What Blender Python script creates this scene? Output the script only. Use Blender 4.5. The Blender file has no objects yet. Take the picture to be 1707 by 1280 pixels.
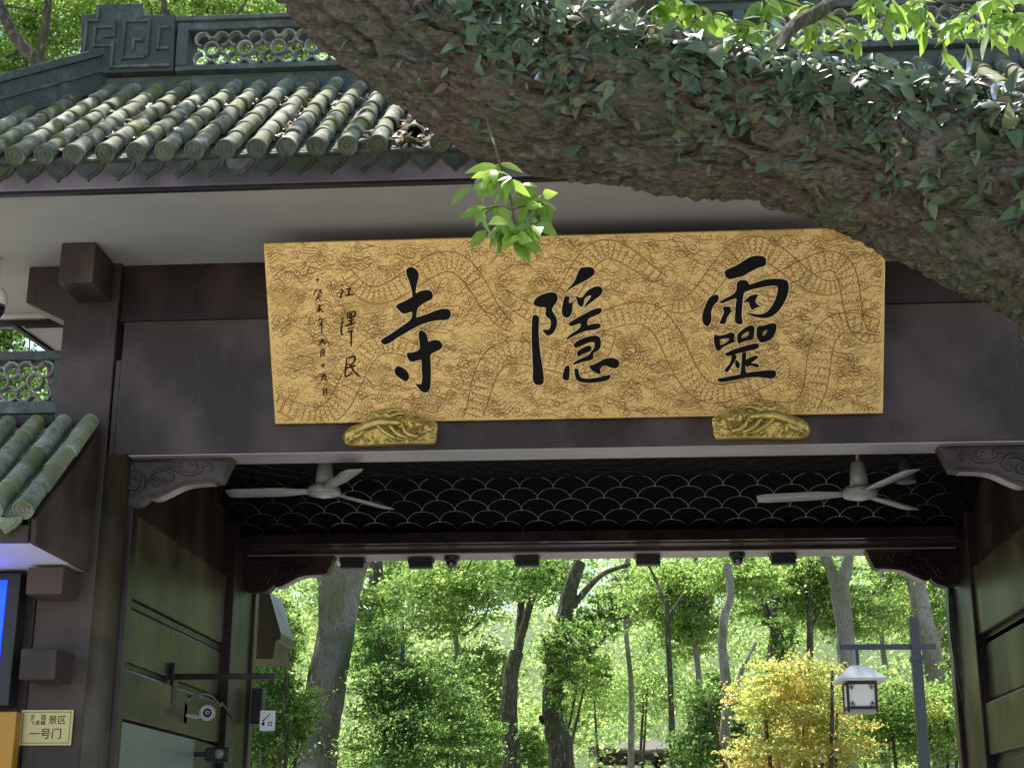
import bpy, bmesh, math, random
import numpy as np
from mathutils import Vector, Matrix, Quaternion, noise

# ------------------------------------------------------------------ camera, sky, sun
scene = bpy.context.scene
FPX, PITCH, YAW, ROLL = 2503.0, math.radians(17.19), math.radians(4.24), math.radians(-.14)
CAMP = np.array([0., 0., 1.6])
_f = np.array([-math.sin(YAW)*math.cos(PITCH), math.cos(YAW)*math.cos(PITCH), math.sin(PITCH)])
_r = np.array([math.cos(YAW), math.sin(YAW), 0.]); _u = np.cross(_r, _f)
_r, _u = _r*math.cos(ROLL)-_u*math.sin(ROLL), _u*math.cos(ROLL)+_r*math.sin(ROLL)
cam_data = bpy.data.cameras.new('camera'); cam = bpy.data.objects.new('camera', cam_data)
scene.collection.objects.link(cam); scene.camera = cam
cam_data.sensor_width = 36; cam_data.lens = FPX/1707*36; cam_data.clip_end = 2000; cam_data.clip_start = .05
cam.matrix_world = Matrix(((_r[0], _u[0], -_f[0], CAMP[0]), (_r[1], _u[1], -_f[1], CAMP[1]),
                           (_r[2], _u[2], -_f[2], CAMP[2]), (0, 0, 0, 1)))
SUN_EL, SUN_AZ = math.radians(69), math.radians(-36)      # behind the gate, to the left
SUN_DIR = Vector((math.sin(SUN_AZ)*math.cos(SUN_EL), math.cos(SUN_AZ)*math.cos(SUN_EL), math.sin(SUN_EL)))
world = bpy.data.worlds.new('World'); scene.world = world; world.use_nodes = True
wn = world.node_tree.nodes; wl = world.node_tree.links
sky = wn.new('ShaderNodeTexSky'); sky.sky_type = 'NISHITA'; sky.sun_disc = False
sky.sun_elevation = SUN_EL; sky.sun_rotation = SUN_AZ; sky.air_density = 1.2; sky.dust_density = 1.5; sky.ozone_density = 1
wl.new(sky.outputs[0], wn['Background'].inputs[0]); wn['Background'].inputs[1].default_value = .15
sun_d = bpy.data.lights.new('sun', 'SUN'); sun_d.energy = 5; sun_d.angle = math.radians(.55); sun_d.color = (1, .95, .86)
sun_o = bpy.data.objects.new('sun', sun_d); scene.collection.objects.link(sun_o)
sun_o.rotation_euler = SUN_DIR.to_track_quat('Z', 'Y').to_euler(); sun_o.location = (0, 0, 40)
vs = scene.view_settings; vs.view_transform = 'Standard'; vs.look = 'None'; vs.exposure = 1.0; vs.gamma = 1; vs.use_curve_mapping = False
scene.cycles.max_bounces = 6; scene.cycles.diffuse_bounces = 3; scene.cycles.glossy_bounces = 3; scene.cycles.transmission_bounces = 3; scene.cycles.transparent_max_bounces = 6
scene.cycles.use_denoising = True; scene.cycles.use_adaptive_sampling = True; scene.cycles.adaptive_threshold = .02

# ------------------------------------------------------------------ helpers
C = scene.collection
rnd = random.Random(7)
def ray(x, y): return _f*FPX + _r*(x-853.5) - _u*(y-640)
def aY(x, y, Y): d = ray(x, y); return Vector(CAMP + d*(Y/d[1]))
def link(o, parent=None):
    C.objects.link(o)
    if parent: o.parent = parent
    return o
def tag(o, label, cat, group=None):
    o['label'] = label; o['category'] = cat
    if group: o['group'] = group
    return o
def empty(name, loc=(0, 0, 0)):
    o = bpy.data.objects.new(name, None); o.location = loc; o.empty_display_size = .2
    return link(o)
class MB:
    def __init__(s): s.v = []; s.f = []; s.m = []
    def add(s, vs, fs, mi=0):
        n = len(s.v); s.v += [tuple(p) for p in vs]; s.f += [tuple(i+n for i in f) for f in fs]; s.m += [mi]*len(fs); return s
    def box(s, x0, x1, y0, y1, z0, z1, M=None, mi=0):
        vs = [Vector(p) for p in ((x0,y0,z0),(x1,y0,z0),(x1,y1,z0),(x0,y1,z0),(x0,y0,z1),(x1,y0,z1),(x1,y1,z1),(x0,y1,z1))]
        if M: vs = [M @ p for p in vs]
        return s.add(vs, [(0,3,2,1),(4,5,6,7),(0,1,5,4),(1,2,6,5),(2,3,7,6),(3,0,4,7)], mi)
    def prism(s, poly, fn0, fn1, mi=0):          # poly 2D, fn maps 2D point -> 3D front / back
        n = len(poly); a = [fn0(*p) for p in poly]; b = [fn1(*p) for p in poly]
        fs = [tuple(range(n)), tuple(range(2*n-1, n-1, -1))] + [(i, i+n, (i+1) % n+n, (i+1) % n) for i in range(n)]
        return s.add(a+b, fs, mi)
    def tube(s, path, radii, seg=10, caps=True, mi=0, flat=None):
        path = [Vector(p) for p in path]; n = len(path); rings = []
        t0 = (path[1]-path[0]).normalized(); up = Vector((0, 0, 1)) if abs(t0.z) < .9 else Vector((1, 0, 0))
        a = t0.cross(up).normalized()
        vs = []
        for i, p in enumerate(path):
            t = (path[min(i+1, n-1)]-path[max(i-1, 0)]).normalized()
            a = (a - t*a.dot(t)).normalized(); b = t.cross(a)
            r = radii[i] if hasattr(radii, '__len__') else radii
            for k in range(seg):
                th = 2*math.pi*k/seg; vs.append(p + a*(r*math.cos(th)) + b*(r*math.sin(th)))
        fs = [(i*seg+k, i*seg+(k+1) % seg, (i+1)*seg+(k+1) % seg, (i+1)*seg+k) for i in range(n-1) for k in range(seg)]
        if caps: fs += [tuple(range(seg-1, -1, -1)), tuple((n-1)*seg+k for k in range(seg))]
        return s.add(vs, fs, mi)
    def lathe(s, prof, seg=20, M=None, mi=0):      # prof (r,z) about z
        vs = []; n = len(prof)
        for r, z in prof:
            for k in range(seg):
                th = 2*math.pi*k/seg; p = Vector((r*math.cos(th), r*math.sin(th), z)); vs.append(M @ p if M else p)
        fs = [(i*seg+k, i*seg+(k+1) % seg, (i+1)*seg+(k+1) % seg, (i+1)*seg+k) for i in range(n-1) for k in range(seg)]
        fs += [tuple(range(seg-1, -1, -1)), tuple((n-1)*seg+k for k in range(seg))]
        return s.add(vs, fs, mi)
    def mesh(s, name, mats, smooth=False):
        me = bpy.data.meshes.new(name); me.from_pydata(s.v, [], s.f)
        for m in (mats if isinstance(mats, (list, tuple)) else [mats]): me.materials.append(m)
        if any(s.m): me.polygons.foreach_set('material_index', s.m)
        bm = bmesh.new(); bm.from_mesh(me); bmesh.ops.recalc_face_normals(bm, faces=bm.faces); bm.to_mesh(me); bm.free()
        if smooth: me.polygons.foreach_set('use_smooth', [True]*len(me.polygons))
        return me
    def build(s, name, mats, parent=None, smooth=False, bevel=0):
        o = bpy.data.objects.new(name, s.mesh(name, mats, smooth)); link(o, parent)
        if bevel:
            b = o.modifiers.new('bevel', 'BEVEL'); b.width = bevel; b.segments = 2; b.limit_method = 'ANGLE'
        return o
def autosmooth(me, ang=40):
    me.polygons.foreach_set('use_smooth', [True]*len(me.polygons))
    try: me.set_sharp_from_angle(angle=math.radians(ang))
    except Exception: pass
def inst(name, me, M, parent=None):
    o = bpy.data.objects.new(name, me); link(o, parent); o.matrix_basis = M
    return o
def spline(pts, sub=6):
    P = [Vector(p) for p in pts]; out = []
    for i in range(len(P)-1):
        p0, p1, p2, p3 = P[max(i-1, 0)], P[i], P[i+1], P[min(i+2, len(P)-1)]
        for k in range(sub):
            t = k/sub; out.append(.5*((2*p1)+(p2-p0)*t+(2*p0-5*p1+4*p2-p3)*t*t+(3*p1-p0-3*p2+p3)*t**3))
    return out + [P[-1]]
def closed_spline(pts, sub=4):
    n = len(pts); out = []
    for i in range(n):
        p0, p1, p2, p3 = [Vector((pts[(i+k-1) % n][0], pts[(i+k-1) % n][1])) for k in range(4)]
        for k in range(sub):
            t = k/sub; q = .5*((2*p1)+(p2-p0)*t+(2*p0-5*p1+4*p2-p3)*t*t+(3*p1-p0-3*p2+p3)*t**3); out.append((q.x, q.y))
    return out

# ------------------------------------------------------------------ materials
class NT:
    def __init__(s, name):
        s.m = bpy.data.materials.new(name); s.m.use_nodes = True; s.t = s.m.node_tree; s.n = s.t.nodes; s.l = s.t.links
        s.b = s.n['Principled BSDF']; s.tc = s.n.new('ShaderNodeTexCoord'); s.out = s.n['Material Output']
    def node(s, t, **k):
        x = s.n.new(t)
        for a, v in k.items(): setattr(x, a, v)
        return x
    def set(s, node, **k):
        for a, v in k.items(): node.inputs[a.replace('_', ' ')].default_value = v
    def coord(s, scale=(1, 1, 1), src='Object', rand=False):
        mp = s.node('ShaderNodeMapping'); s.l.new(s.tc.outputs[src], mp.inputs[0]); mp.inputs['Scale'].default_value = scale
        if rand:
            oi = s.node('ShaderNodeObjectInfo'); ml = s.node('ShaderNodeMath', operation='MULTIPLY'); ml.inputs[1].default_value = 37.0
            s.l.new(oi.outputs['Random'], ml.inputs[0]); s.l.new(ml.outputs[0], mp.inputs['Location'])
        return mp.outputs[0]
    def noise(s, co, scale, detail=6, rough=.6, dist=0):
        x = s.node('ShaderNodeTexNoise'); s.set(x, Scale=scale, Detail=detail, Roughness=rough, Distortion=dist); s.l.new(co, x.inputs['Vector']); return x.outputs['Fac']
    def vor(s, co, scale, feature='F1', out='Distance', rnd_=1):
        x = s.node('ShaderNodeTexVoronoi', feature=feature); s.set(x, Scale=scale, Randomness=rnd_); s.l.new(co, x.inputs['Vector']); return x.outputs[out]
    def ramp(s, fac, stops, interp='LINEAR'):
        x = s.node('ShaderNodeValToRGB'); e = x.color_ramp.elements; x.color_ramp.interpolation = interp
        while len(e) < len(stops): e.new(.5)
        for i, (p, c) in enumerate(stops):
            e[i].position = p; e[i].color = (c, c, c, 1) if not hasattr(c, '__len__') else (*c, 1)
        s.l.new(fac, x.inputs[0]); return x.outputs[0]
    def mix(s, fac, a, b, mode='MIX'):
        x = s.node('ShaderNodeMix', data_type='RGBA', blend_type=mode)
        for sock, v in ((x.inputs[0], fac), (x.inputs[6], a), (x.inputs[7], b)):
            if hasattr(v, 'is_linked'): s.l.new(v, sock)
            else: sock.default_value = v if not hasattr(v, '__len__') else ((*v, 1) if len(v) == 3 else v)
        return x.outputs[2]
    def math(s, op, a, b=0.):
        x = s.node('ShaderNodeMath', operation=op)
        for i, v in enumerate((a, b)):
            if hasattr(v, 'is_linked'): s.l.new(v, x.inputs[i])
            else: x.inputs[i].default_value = v
        return x.outputs[0]
    def bump(s, h, strength=.4, dist=.01, normal=None):
        x = s.node('ShaderNodeBump'); s.set(x, Strength=strength, Distance=dist); s.l.new(h, x.inputs['Height'])
        if normal: s.l.new(normal, x.inputs['Normal'])
        s.l.new(x.outputs[0], s.b.inputs['Normal']); return x.outputs[0]
    def col(s, c):
        if hasattr(c, 'is_linked'): s.l.new(c, s.b.inputs['Base Color'])
        else: s.b.inputs['Base Color'].default_value = (*c, 1)
    def fin(s, rough=.6, metal=0, spec=.5):
        if hasattr(rough, 'is_linked'): s.l.new(rough, s.b.inputs['Roughness'])
        else: s.b.inputs['Roughness'].default_value = rough
        s.b.inputs['Metallic'].default_value = metal; s.b.inputs['Specular IOR Level'].default_value = spec; return s.m
def simple(name, c, c2=None, scale=4, rough=.5, metal=0, spec=.5, bump=0, bscale=30, stretch=(1, 1, 1), rand=False):
    t = NT(name); co = t.coord(stretch, rand=rand)
    n = t.noise(co, scale)
    t.col(t.mix(t.ramp(n, [(.3, 0.), (.72, 1.)]), c, c2 or tuple(x*.75 for x in c)))
    if bump: t.bump(t.noise(co, bscale, 5), bump, .01)
    return t.fin(t.ramp(n, [(.3, max(rough-.07, 0)), (.7, min(rough+.1, 1))]), metal, spec)
def m_paint(name, c, c2, rough=.3):            # worn glossy wood paint with streaks and dust
    t = NT(name); co = t.coord((1, 1, .35)); n = t.noise(co, 2.2, 7, .62); n2 = t.noise(t.coord((6, 6, .6)), 9, 4)
    n3 = t.noise(t.coord((1, 1, 1)), 60, 3)
    base = t.mix(t.ramp(n, [(.32, 0.), (.68, 1.)]), c, c2)
    nb_ = t.noise(t.coord((1, 1, .8)), 1.7, 3, .5); base = t.mix(t.math('MULTIPLY', t.ramp(nb_, [(.45, 0.), (.62, 1.)]), .75), base, tuple(x*2.1+.007 for x in c2))
    base = t.mix(t.math('MULTIPLY', t.ramp(n2, [(.55, 0.), (.8, 1.)]), .35), base, tuple(min(1, x*2.1+.01) for x in c2))
    base = t.mix(t.math('MULTIPLY', t.ramp(n3, [(.68, 0.), (.74, 1.)]), .25), base, (.12, .10, .09))
    t.col(base); t.bump(t.noise(co, 14, 6), .12, .006)
    return t.fin(t.ramp(n, [(.3, rough-.08), (.7, rough+.14)]), 0, .26)
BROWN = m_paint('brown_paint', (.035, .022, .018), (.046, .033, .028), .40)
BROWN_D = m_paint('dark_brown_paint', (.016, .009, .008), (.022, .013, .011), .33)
OLIVE = m_paint('olive_brown_paint', (.036, .027, .014), (.050, .039, .021), .32)
SOFFIT = simple('grey_white_soffit', (.40, .39, .37), (.31, .30, .275), 1.3, .75, bump=.12, bscale=9, stretch=(.6, 1, 1))
WHITE = simple('white_plaster', (.66, .62, .56), (.54, .50, .45), 3, .8, bump=.1, bscale=20)
BLACK = simple('black_metal', (.012, .012, .013), (.02, .02, .02), 8, .38)
GREYMET = simple('grey_metal', (.30, .30, .29), (.24, .24, .23), 9, .38)
LAMPMET = simple('blue_grey_metal', (.055, .064, .072), (.075, .084, .09), 6, .42, spec=.35)
GOLDLINE = simple('engraved_brown_gold', (.40, .205, .055), (.30, .15, .038), 6, .5, metal=.45)
GOLDMID = simple('chased_gold', (.58, .36, .11), (.50, .29, .08), 6, .5, metal=.5)
GOLDRIM = simple('pale_gold_rim', (.82, .64, .32), (.74, .56, .25), 6, .4, metal=.4)
INK = simple('black_lacquer', (.003, .003, .0035), (.005, .005, .006), 8, .5, spec=.12)
INKBROWN = simple('dark_brown_ink', (.012, .005, .003), (.018, .008, .005), 8, .6, spec=.1)
FANMET = simple('grey_white_enamel', (.33, .32, .30), (.26, .25, .235), 12, .36)
SCALE_EDGE = simple('glazed_tile_edge', (.085, .075, .07), (.012, .010, .010), 2.2, .16, spec=.9)
PAVE = simple('stone_paving', (.30, .285, .255), (.23, .22, .20), .9, .8, bump=.3, bscale=6)
YELLOW = simple('ochre_panel', (.50, .25, .028), (.44, .21, .02), 3, .5)

def m_tile(name, base, moss, lich, rough=.82):
    t = NT(name); co = t.coord((1, 1, 1), rand=True)
    n1 = t.noise(co, 7, 8, .68); n2 = t.noise(co, 26, 6, .7); n3 = t.noise(co, 3.2, 5, .6)
    c = t.mix(t.ramp(n2, [(.36, 0.), (.66, 1.)]), base, tuple(x*.58 for x in base))
    c = t.mix(t.ramp(n1, [(.50, 0.), (.64, 1.)]), c, lich)
    c = t.mix(t.ramp(n3, [(.44, 0.), (.60, 1.)]), c, moss)
    n4 = t.noise(co, 48, 5, .75); c = t.mix(t.math('MULTIPLY', t.ramp(n4, [(.54, 0.), (.66, 1.)]), .45), c, (.06, .068, .035)); c = t.mix(t.math('MULTIPLY', t.ramp(n2, [(.58, 0.), (.64, 1.)]), .6), c, (.05, .05, .045))
    oi = t.node('ShaderNodeObjectInfo'); c = t.mix(.55, c, t.ramp(oi.outputs['Random'], [(0, .35), (1, 1.3)]), 'MULTIPLY')
    t.col(c); t.bump(t.math('ADD', n2, t.math('MULTIPLY', n1, .6)), .55, .01)
    return t.fin(rough, 0, .3)
TILE = m_tile('mossy_grey_tile', (.25, .27, .195), (.165, .18, .065), (.58, .58, .47))
TILE_B = m_tile('booth_green_grey_tile', (.30, .34, .26), (.22, .24, .11), (.42, .45, .35))
TILE_CAPM = m_tile('dark_tile_end', (.12, .14, .115), (.09, .105, .05), (.19, .21, .17))
PAN = m_tile('dark_pan_tile', (.10, .10, .088), (.05, .055, .025), (.17, .16, .13))
RIDGE = m_tile('green_grey_ridge_plaster', (.115, .14, .135), (.085, .105, .09), (.17, .195, .185), .75)
RING = m_tile('pale_ring_tile', (.33, .34, .31), (.24, .26, .22), (.44, .44, .40), .8)

def m_leaf(name, stops, trans=.5, gloss=.25, rough=.45):
    t = NT(name); g = t.node('ShaderNodeNewGeometry'); c = t.ramp(g.outputs['Random Per Island'], stops)
    n = t.noise(t.coord((1, 1, 1)), .5, 2); c = t.mix(.5, c, t.ramp(n, [(.25, .75), (.75, 1.55)]), 'MULTIPLY')
    d = t.node('ShaderNodeBsdfDiffuse'); tr = t.node('ShaderNodeBsdfTranslucent'); gl = t.node('ShaderNodeBsdfGlossy')
    t.l.new(c, d.inputs[0]); hs = t.node('ShaderNodeHueSaturation'); t.set(hs, Hue=.492, Saturation=.97, Value=1.95); t.l.new(c, hs.inputs['Color']); t.l.new(hs.outputs[0], tr.inputs[0])
    gl.inputs['Roughness'].default_value = rough
    if gloss < .08: t.n.remove(gl)
    m1 = t.node('ShaderNodeMixShader'); m1.inputs[0].default_value = trans; t.l.new(d.outputs[0], m1.inputs[1]); t.l.new(tr.outputs[0], m1.inputs[2])
    if gloss < .08: t.l.new(m1.outputs[0], t.out.inputs[0]); return t.m
    fr = t.node('ShaderNodeFresnel'); fr.inputs[0].default_value = 1.4; fm = t.math('MULTIPLY', fr.outputs[0], gloss*4)
    m2 = t.node('ShaderNodeMixShader'); t.l.new(fm, m2.inputs[0]); t.l.new(m1.outputs[0], m2.inputs[1]); t.l.new(gl.outputs[0], m2.inputs[2])
    t.l.new(m2.outputs[0], t.out.inputs[0]); return t.m
def m_leaf_obj(name, stops, trans, gloss, rough):    # same, random per object
    m = m_leaf(name, stops, trans, gloss, rough); nt = m.node_tree
    r = [n for n in nt.nodes if n.type == 'VALTORGB'][0]; oi = nt.nodes.new('ShaderNodeObjectInfo'); nt.links.new(oi.outputs['Random'], r.inputs[0]); return m
LEAF_LIGHT = m_leaf('light_green_leaf', [(0, (.085, .155, .032)), (.5, (.15, .245, .055)), (.85, (.22, .32, .085)), (1, (.33, .40, .16))], .58, .05)
LEAF_MID = m_leaf('mid_green_leaf', [(0, (.06, .125, .028)), (.5, (.11, .20, .042)), (.85, (.19, .29, .075)), (1, (.32, .39, .17))], .58, .05)
LEAF_DARK = m_leaf('dark_green_leaf', [(0, (.05, .105, .026)), (.6, (.095, .175, .045)), (1, (.20, .28, .10))], .55, .05, .35)
LEAF_FAR = m_leaf('far_green_leaf', [(0, (.11, .19, .045)), (.5, (.19, .29, .08)), (1, (.36, .43, .18))], .6, .04)
LEAF_YEL = m_leaf('yellow_green_leaf', [(0, (.17, .21, .04)), (.5, (.27, .30, .07)), (1, (.42, .42, .17))], .58, .04)
LEAF_OR = m_leaf('yellow_orange_leaf', [(0, (.20, .23, .04)), (.3, (.32, .31, .06)), (.6, (.44, .35, .08)), (.85, (.48, .33, .10)), (1, (.62, .56, .42))], .45, .05)
LEAF_IVY = m_leaf('ivy_leaf', [(0, (.035, .062, .024)), (.5, (.07, .11, .044)), (.85, (.13, .17, .085)), (.94, (.10, .065, .03)), (1, (.16, .12, .05))], .25, .26, .42)
LEAF_IVY_O = m_leaf_obj('ivy_leaf_large', [(0, (.040, .070, .028)), (.55, (.075, .115, .048)), (.88, (.14, .18, .09)), (.95, (.12, .075, .03)), (1, (.17, .12, .05))], .25, .26, .42)
LEAF_SPRIG = m_leaf_obj('fresh_green_leaf', [(0, (.16, .28, .035)), (.6, (.22, .36, .05)), (1, (.32, .44, .08))], .58, .16, .4)
LITTER = m_leaf('dry_leaf', [(0, (.10, .06, .03)), (.5, (.22, .15, .09)), (1, (.38, .31, .22))], .2, .1)
def m_bark(name, a, b, c, moss=None, scale=6, stretch=(1, 1, .25)):
    t = NT(name); co = t.coord(stretch); n = t.noise(co, scale, 9, .7, .6); v = t.vor(co, scale*1.6, 'DISTANCE_TO_EDGE'); big = t.noise(t.coord((1, 1, 1)), 1.1, 4)
    k = t.mix(t.ramp(n, [(.34, 0.), (.66, 1.)]), a, b); k = t.mix(t.ramp(big, [(.50, 0.), (.64, 1.)]), k, c)
    if moss:
        mo = t.noise(t.coord((1, 1, 1)), 2.3, 7, .68); k = t.mix(t.ramp(mo, [(.47, 0.), (.60, 1.)]), k, moss)
        fl = t.noise(t.coord(stretch), 26, 6, .75); k = t.mix(t.math('MULTIPLY', t.ramp(fl, [(.52, 0.), (.62, 1.)]), .75), k, (.25, .245, .19)); f2 = t.noise(t.coord(stretch), 60, 4, .7); k = t.mix(t.math('MULTIPLY', t.ramp(f2, [(.54, 0.), (.64, 1.)]), .7), k, (.03, .024, .018))
    t.col(k); t.bump(t.math('ADD', t.math('MULTIPLY', t.ramp(v, [(0, 0.), (.2, 1.)]), .8), t.noise(co, scale*5, 8, .75)), 1.0, .03)
    return t.fin(.9, 0, .2)
BARK = m_bark('mossy_fissured_bark', (.078, .062, .044), (.21, .175, .13), (.17, .105, .07), (.12, .13, .07), 10, (.45, 1, 1))
BARK_PALE = m_bark('pale_bark', (.22, .195, .155), (.36, .33, .28), (.17, .165, .13), (.17, .18, .09), 2.2)
BARK_DARK = m_bark('dark_bark', (.05, .038, .028), (.105, .082, .058), (.06, .056, .036), (.06, .075, .028), 2.5)
# ------------------------------------------------------------------ ground and hill
g = MB(); g.add([(-300, -300, 0), (300, -300, 0), (300, 300, 0), (-300, 300, 0)], [(0, 1, 2, 3)])
ground = g.build('ground', PAVE); ground['kind'] = 'structure'
hm = MB(); nx, ny = 40, 16
for j in range(ny):
    for i in range(nx):
        x = -150+300*i/(nx-1); y = 58+120*j/(ny-1)
        hm.v.append((x, y, -.3+31*(1-math.exp(-max(0, y-58)/40))*(.8+.35*noise.noise(Vector((x*.02, y*.02, 3))))))
hm.f = [(j*nx+i, j*nx+i+1, (j+1)*nx+i+1, (j+1)*nx+i) for j in range(ny-1) for i in range(nx-1)]; hm.m = [0]*len(hm.f)
HILL = simple('wooded_hill', (.05, .08, .022), (.085, .12, .035), .6, .9, bump=1, bscale=1.5)
hill = hm.build('hill', HILL, smooth=True); hill['kind'] = 'structure'

# ------------------------------------------------------------------ the gate
gate = tag(empty('gate_building', (-.28, 11.7, 0)), 'dark brown temple gate with mossy tiled roof behind the leaning trunk', 'gate')
def gp(o):                                   # parent to the gate keeping world place
    o.parent = gate; o.matrix_parent_inverse = Matrix.Translation((.28, -11.7, 0)); return o
GX0, GX1 = -3.57, 3.02
def gbox(name, b, m, bevel=.008): return gp(MB().box(*b).build(name, m, bevel=bevel))
gbox('lower_beam', (GX0+.055, GX1-.055, 9.9, 10.185, 4.21, 5.195), BROWN)
for x0, x1 in ((GX0+.018, GX0+.0545), (GX1-.0545, GX1-.018)): gbox('beam_shoulder', (x0, x1, 9.902, 10.18, 4.21, 4.905), BROWN, .004)
gbox('upper_beam', (GX0, GX1, 9.95, 10.19, 5.215, 5.645), BROWN_D)
gbox('beam_groove', (GX0, GX1, 9.985, 10.17, 5.19, 5.22), BROWN_D, 0)
for x0, x1 in ((-3.965, GX0), (GX1, 3.42)): gbox('pilaster', (x0, x1, 9.90, 10.3, 0, 5.645), BROWN)
for cx in (-3.515, 2.965):
    gp(MB().tube([(cx, 9.99, 0), (cx, 9.99, 4.21)], .105, 28).build('column', OLIVE, smooth=True))
    s = 1 if cx < 0 else -1
    gbox('jamb', tuple(sorted((cx+s*.09, cx+s*.14)))+(9.99, 10.12, 0, 4.2), BROWN_D)
# protruding beam ends below the eave at the left
gp(MB().box(-3.87, -3.625, 9.5, 9.9, 5.345, 5.644).build('beam_end', BROWN, bevel=.006))
gp(MB().prism([(-4.27, 5.644), (-3.968, 5.644), (-3.968, 5.22), (-4.27, 5.37)], lambda x, z: (x, 9.93, z), lambda x, z: (x, 10.16, z)).build('side_bracket', BROWN, bevel=.006))
gbox('beam_end', (-3.925, -3.68, 9.6, 9.9, 3.195, 3.375), BROWN, .006)
gbox('beam_end', (-3.915, -3.675, 9.6, 9.9, 2.64, 2.84), BROWN, .006)
# eave: soffit, fascia
so = gp(MB().box(-4.9, 4.3, 8.69, 10.9, 5.647, 5.70).build('soffit', SOFFIT))
FASC = m_paint('purple_grey_fascia_paint', (.115, .10, .12), (.15, .135, .155), .42)
gbox('fascia', (-4.9, 4.3, 8.645, 8.69, 5.655, 5.83), FASC, .004)
gbox('drip_strip', (-4.9, 4.3, 8.655, 8.70, 5.630, 5.653), BLACK, .003)
# roof deck, front and rear slope
SL = .83; SA = math.atan(SL)
def rz(Y): return 5.80 + SL*(Y-8.5)
roof = MB()
roof.prism([(8.52, rz(8.52)), (10.2, rz(10.2)), (14.4, 5.75), (14.4, 5.70), (10.2, rz(10.2)-.12), (8.66, rz(8.52)-.03)],
           lambda y, z: (-4.0, y, z), lambda y, z: (4.3, y, z))
HIP0, HIP1 = Vector((-3.87, 10.11, 0)), Vector((-4.87, 8.40, 0))
roof.add([(-3.999, 8.52, rz(8.52)), (-3.999, 10.0, rz(10.0)), (-4.86, 8.52, rz(8.52)), (-4.92, 14.4, rz(8.52))], [(0, 1, 2), (1, 3, 2)])
roof = gp(roof.build('roof', PAN))
def hip_top(X): return min(9.98, 8.40 + (X-HIP1.x)*(HIP0.y-HIP1.y)/(HIP0.x-HIP1.x) - .03)
RM = Matrix.Identity(4)   # parts of the gate are laid out in world metres
def roofchild(name, me, M):
    o = bpy.data.objects.new(name, me); link(o, roof); o.matrix_basis = M; return o
SEG = .262
def tile_mesh(name, mat_, r0, r1, L, cap):
    mb = MB(); seg = 14; a0, a1 = math.radians(-22), math.radians(202); rings = []
    prof = [(0, r0*.97), (.006, r0), (.03, r0*1.015), (.04, r0*.985), (L*.5, (r0+r1)/2), (L+.012, r1)]
    for y, r in prof:
        rings.append([(r*math.cos(a0+(a1-a0)*k/seg), y, r*math.sin(a0+(a1-a0)*k/seg)+.02) for k in range(seg+1)])
    vs = [p for rg in rings for p in rg]; n = seg+1
    fs = [(i*n+k, i*n+k+1, (i+1)*n+k+1, (i+1)*n+k) for i in range(len(prof)-1) for k in range(seg)]
    # wall thickness at the lower lip
    inner = [(r0*.78*math.cos(a0+(a1-a0)*k/seg), .0, r0*.78*math.sin(a0+(a1-a0)*k/seg)+.02) for k in range(n)]
    b = len(vs); vs += inner; fs += [(k+1, k, b+k, b+k+1) for k in range(seg)]
    mb.add(vs, fs)
    if cap:                                  # round end disc with raised rings
        M = Matrix.Translation((0, -.004, .02)) @ Matrix.Rotation(math.radians(90), 4, 'X')
        mb.lathe([(r0*1.06, -.012), (r0*1.06, .012), (r0*.90, .014), (r0*.86, .006), (r0*.62, .006), (r0*.58, .013), (r0*.46, .013), (r0*.42, .005), (r0*.24, .005), (r0*.18, .014), (.001, .016)], 18, M, mi=1)
    me = mb.mesh(name, [mat_, TILE_CAPM if mat_ is TILE else mat_]); autosmooth(me, 38); return me
T_PLAIN = tile_mesh('roof_tile', TILE, .062, .051, SEG, False); T_CAP = tile_mesh('eave_tile', TILE, .061, .051, SEG, True)
def pan_mesh(name, mat_, nseg, w, L):
    mb = MB()
    for s in range(nseg):
        vs = []
        for j, (y, dz) in enumerate(((s*L, .012), (s*L+L+.02, -.004))):
            for k in range(7): t = -1+2*k/6; vs.append((t*w/2, y, -.022+.03*t*t+dz))
        for k in range(7): t = -1+2*k/6; vs.append((t*w/2, s*L, -.022+.03*t*t-.004))
        mb.add(vs, [(k, k+1, 8+k, 7+k) for k in range(6)]+[(14+k, 15+k, k+1, k) for k in range(6)])
    return mb.mesh(name, mat_)
def drip_mesh(name, mat_):
    pts = [(-.085, .012), (-.05, .004), (0, -.004), (.05, .004), (.085, .012), (.078, -.03), (.055, -.062), (.028, -.082), (0, -.115), (-.028, -.082), (-.055, -.062), (-.078, -.03)]
    mb = MB().prism(pts, lambda x, z: (x, .0+abs(x)*.12, z), lambda x, z: (x, .018+abs(x)*.12, z))
    inn = [(x*.66, z*.66-.016) for x, z in pts]; mb.prism(inn, lambda x, z: (x, -.006+abs(x)*.12, z), lambda x, z: (x, .005+abs(x)*.12, z))
    return mb.mesh(name, mat_)
DRIPM = m_tile('dark_mossy_drip_tile', (.065, .07, .055), (.05, .06, .025), (.11, .115, .09)); DRIP = drip_mesh('drip_tile', DRIPM)
ROT = Matrix.Rotation(SA, 4, 'X')
PITCHX = .194; X_ROW0 = -3.408 - 7*PITCHX
PANS = {}
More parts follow.
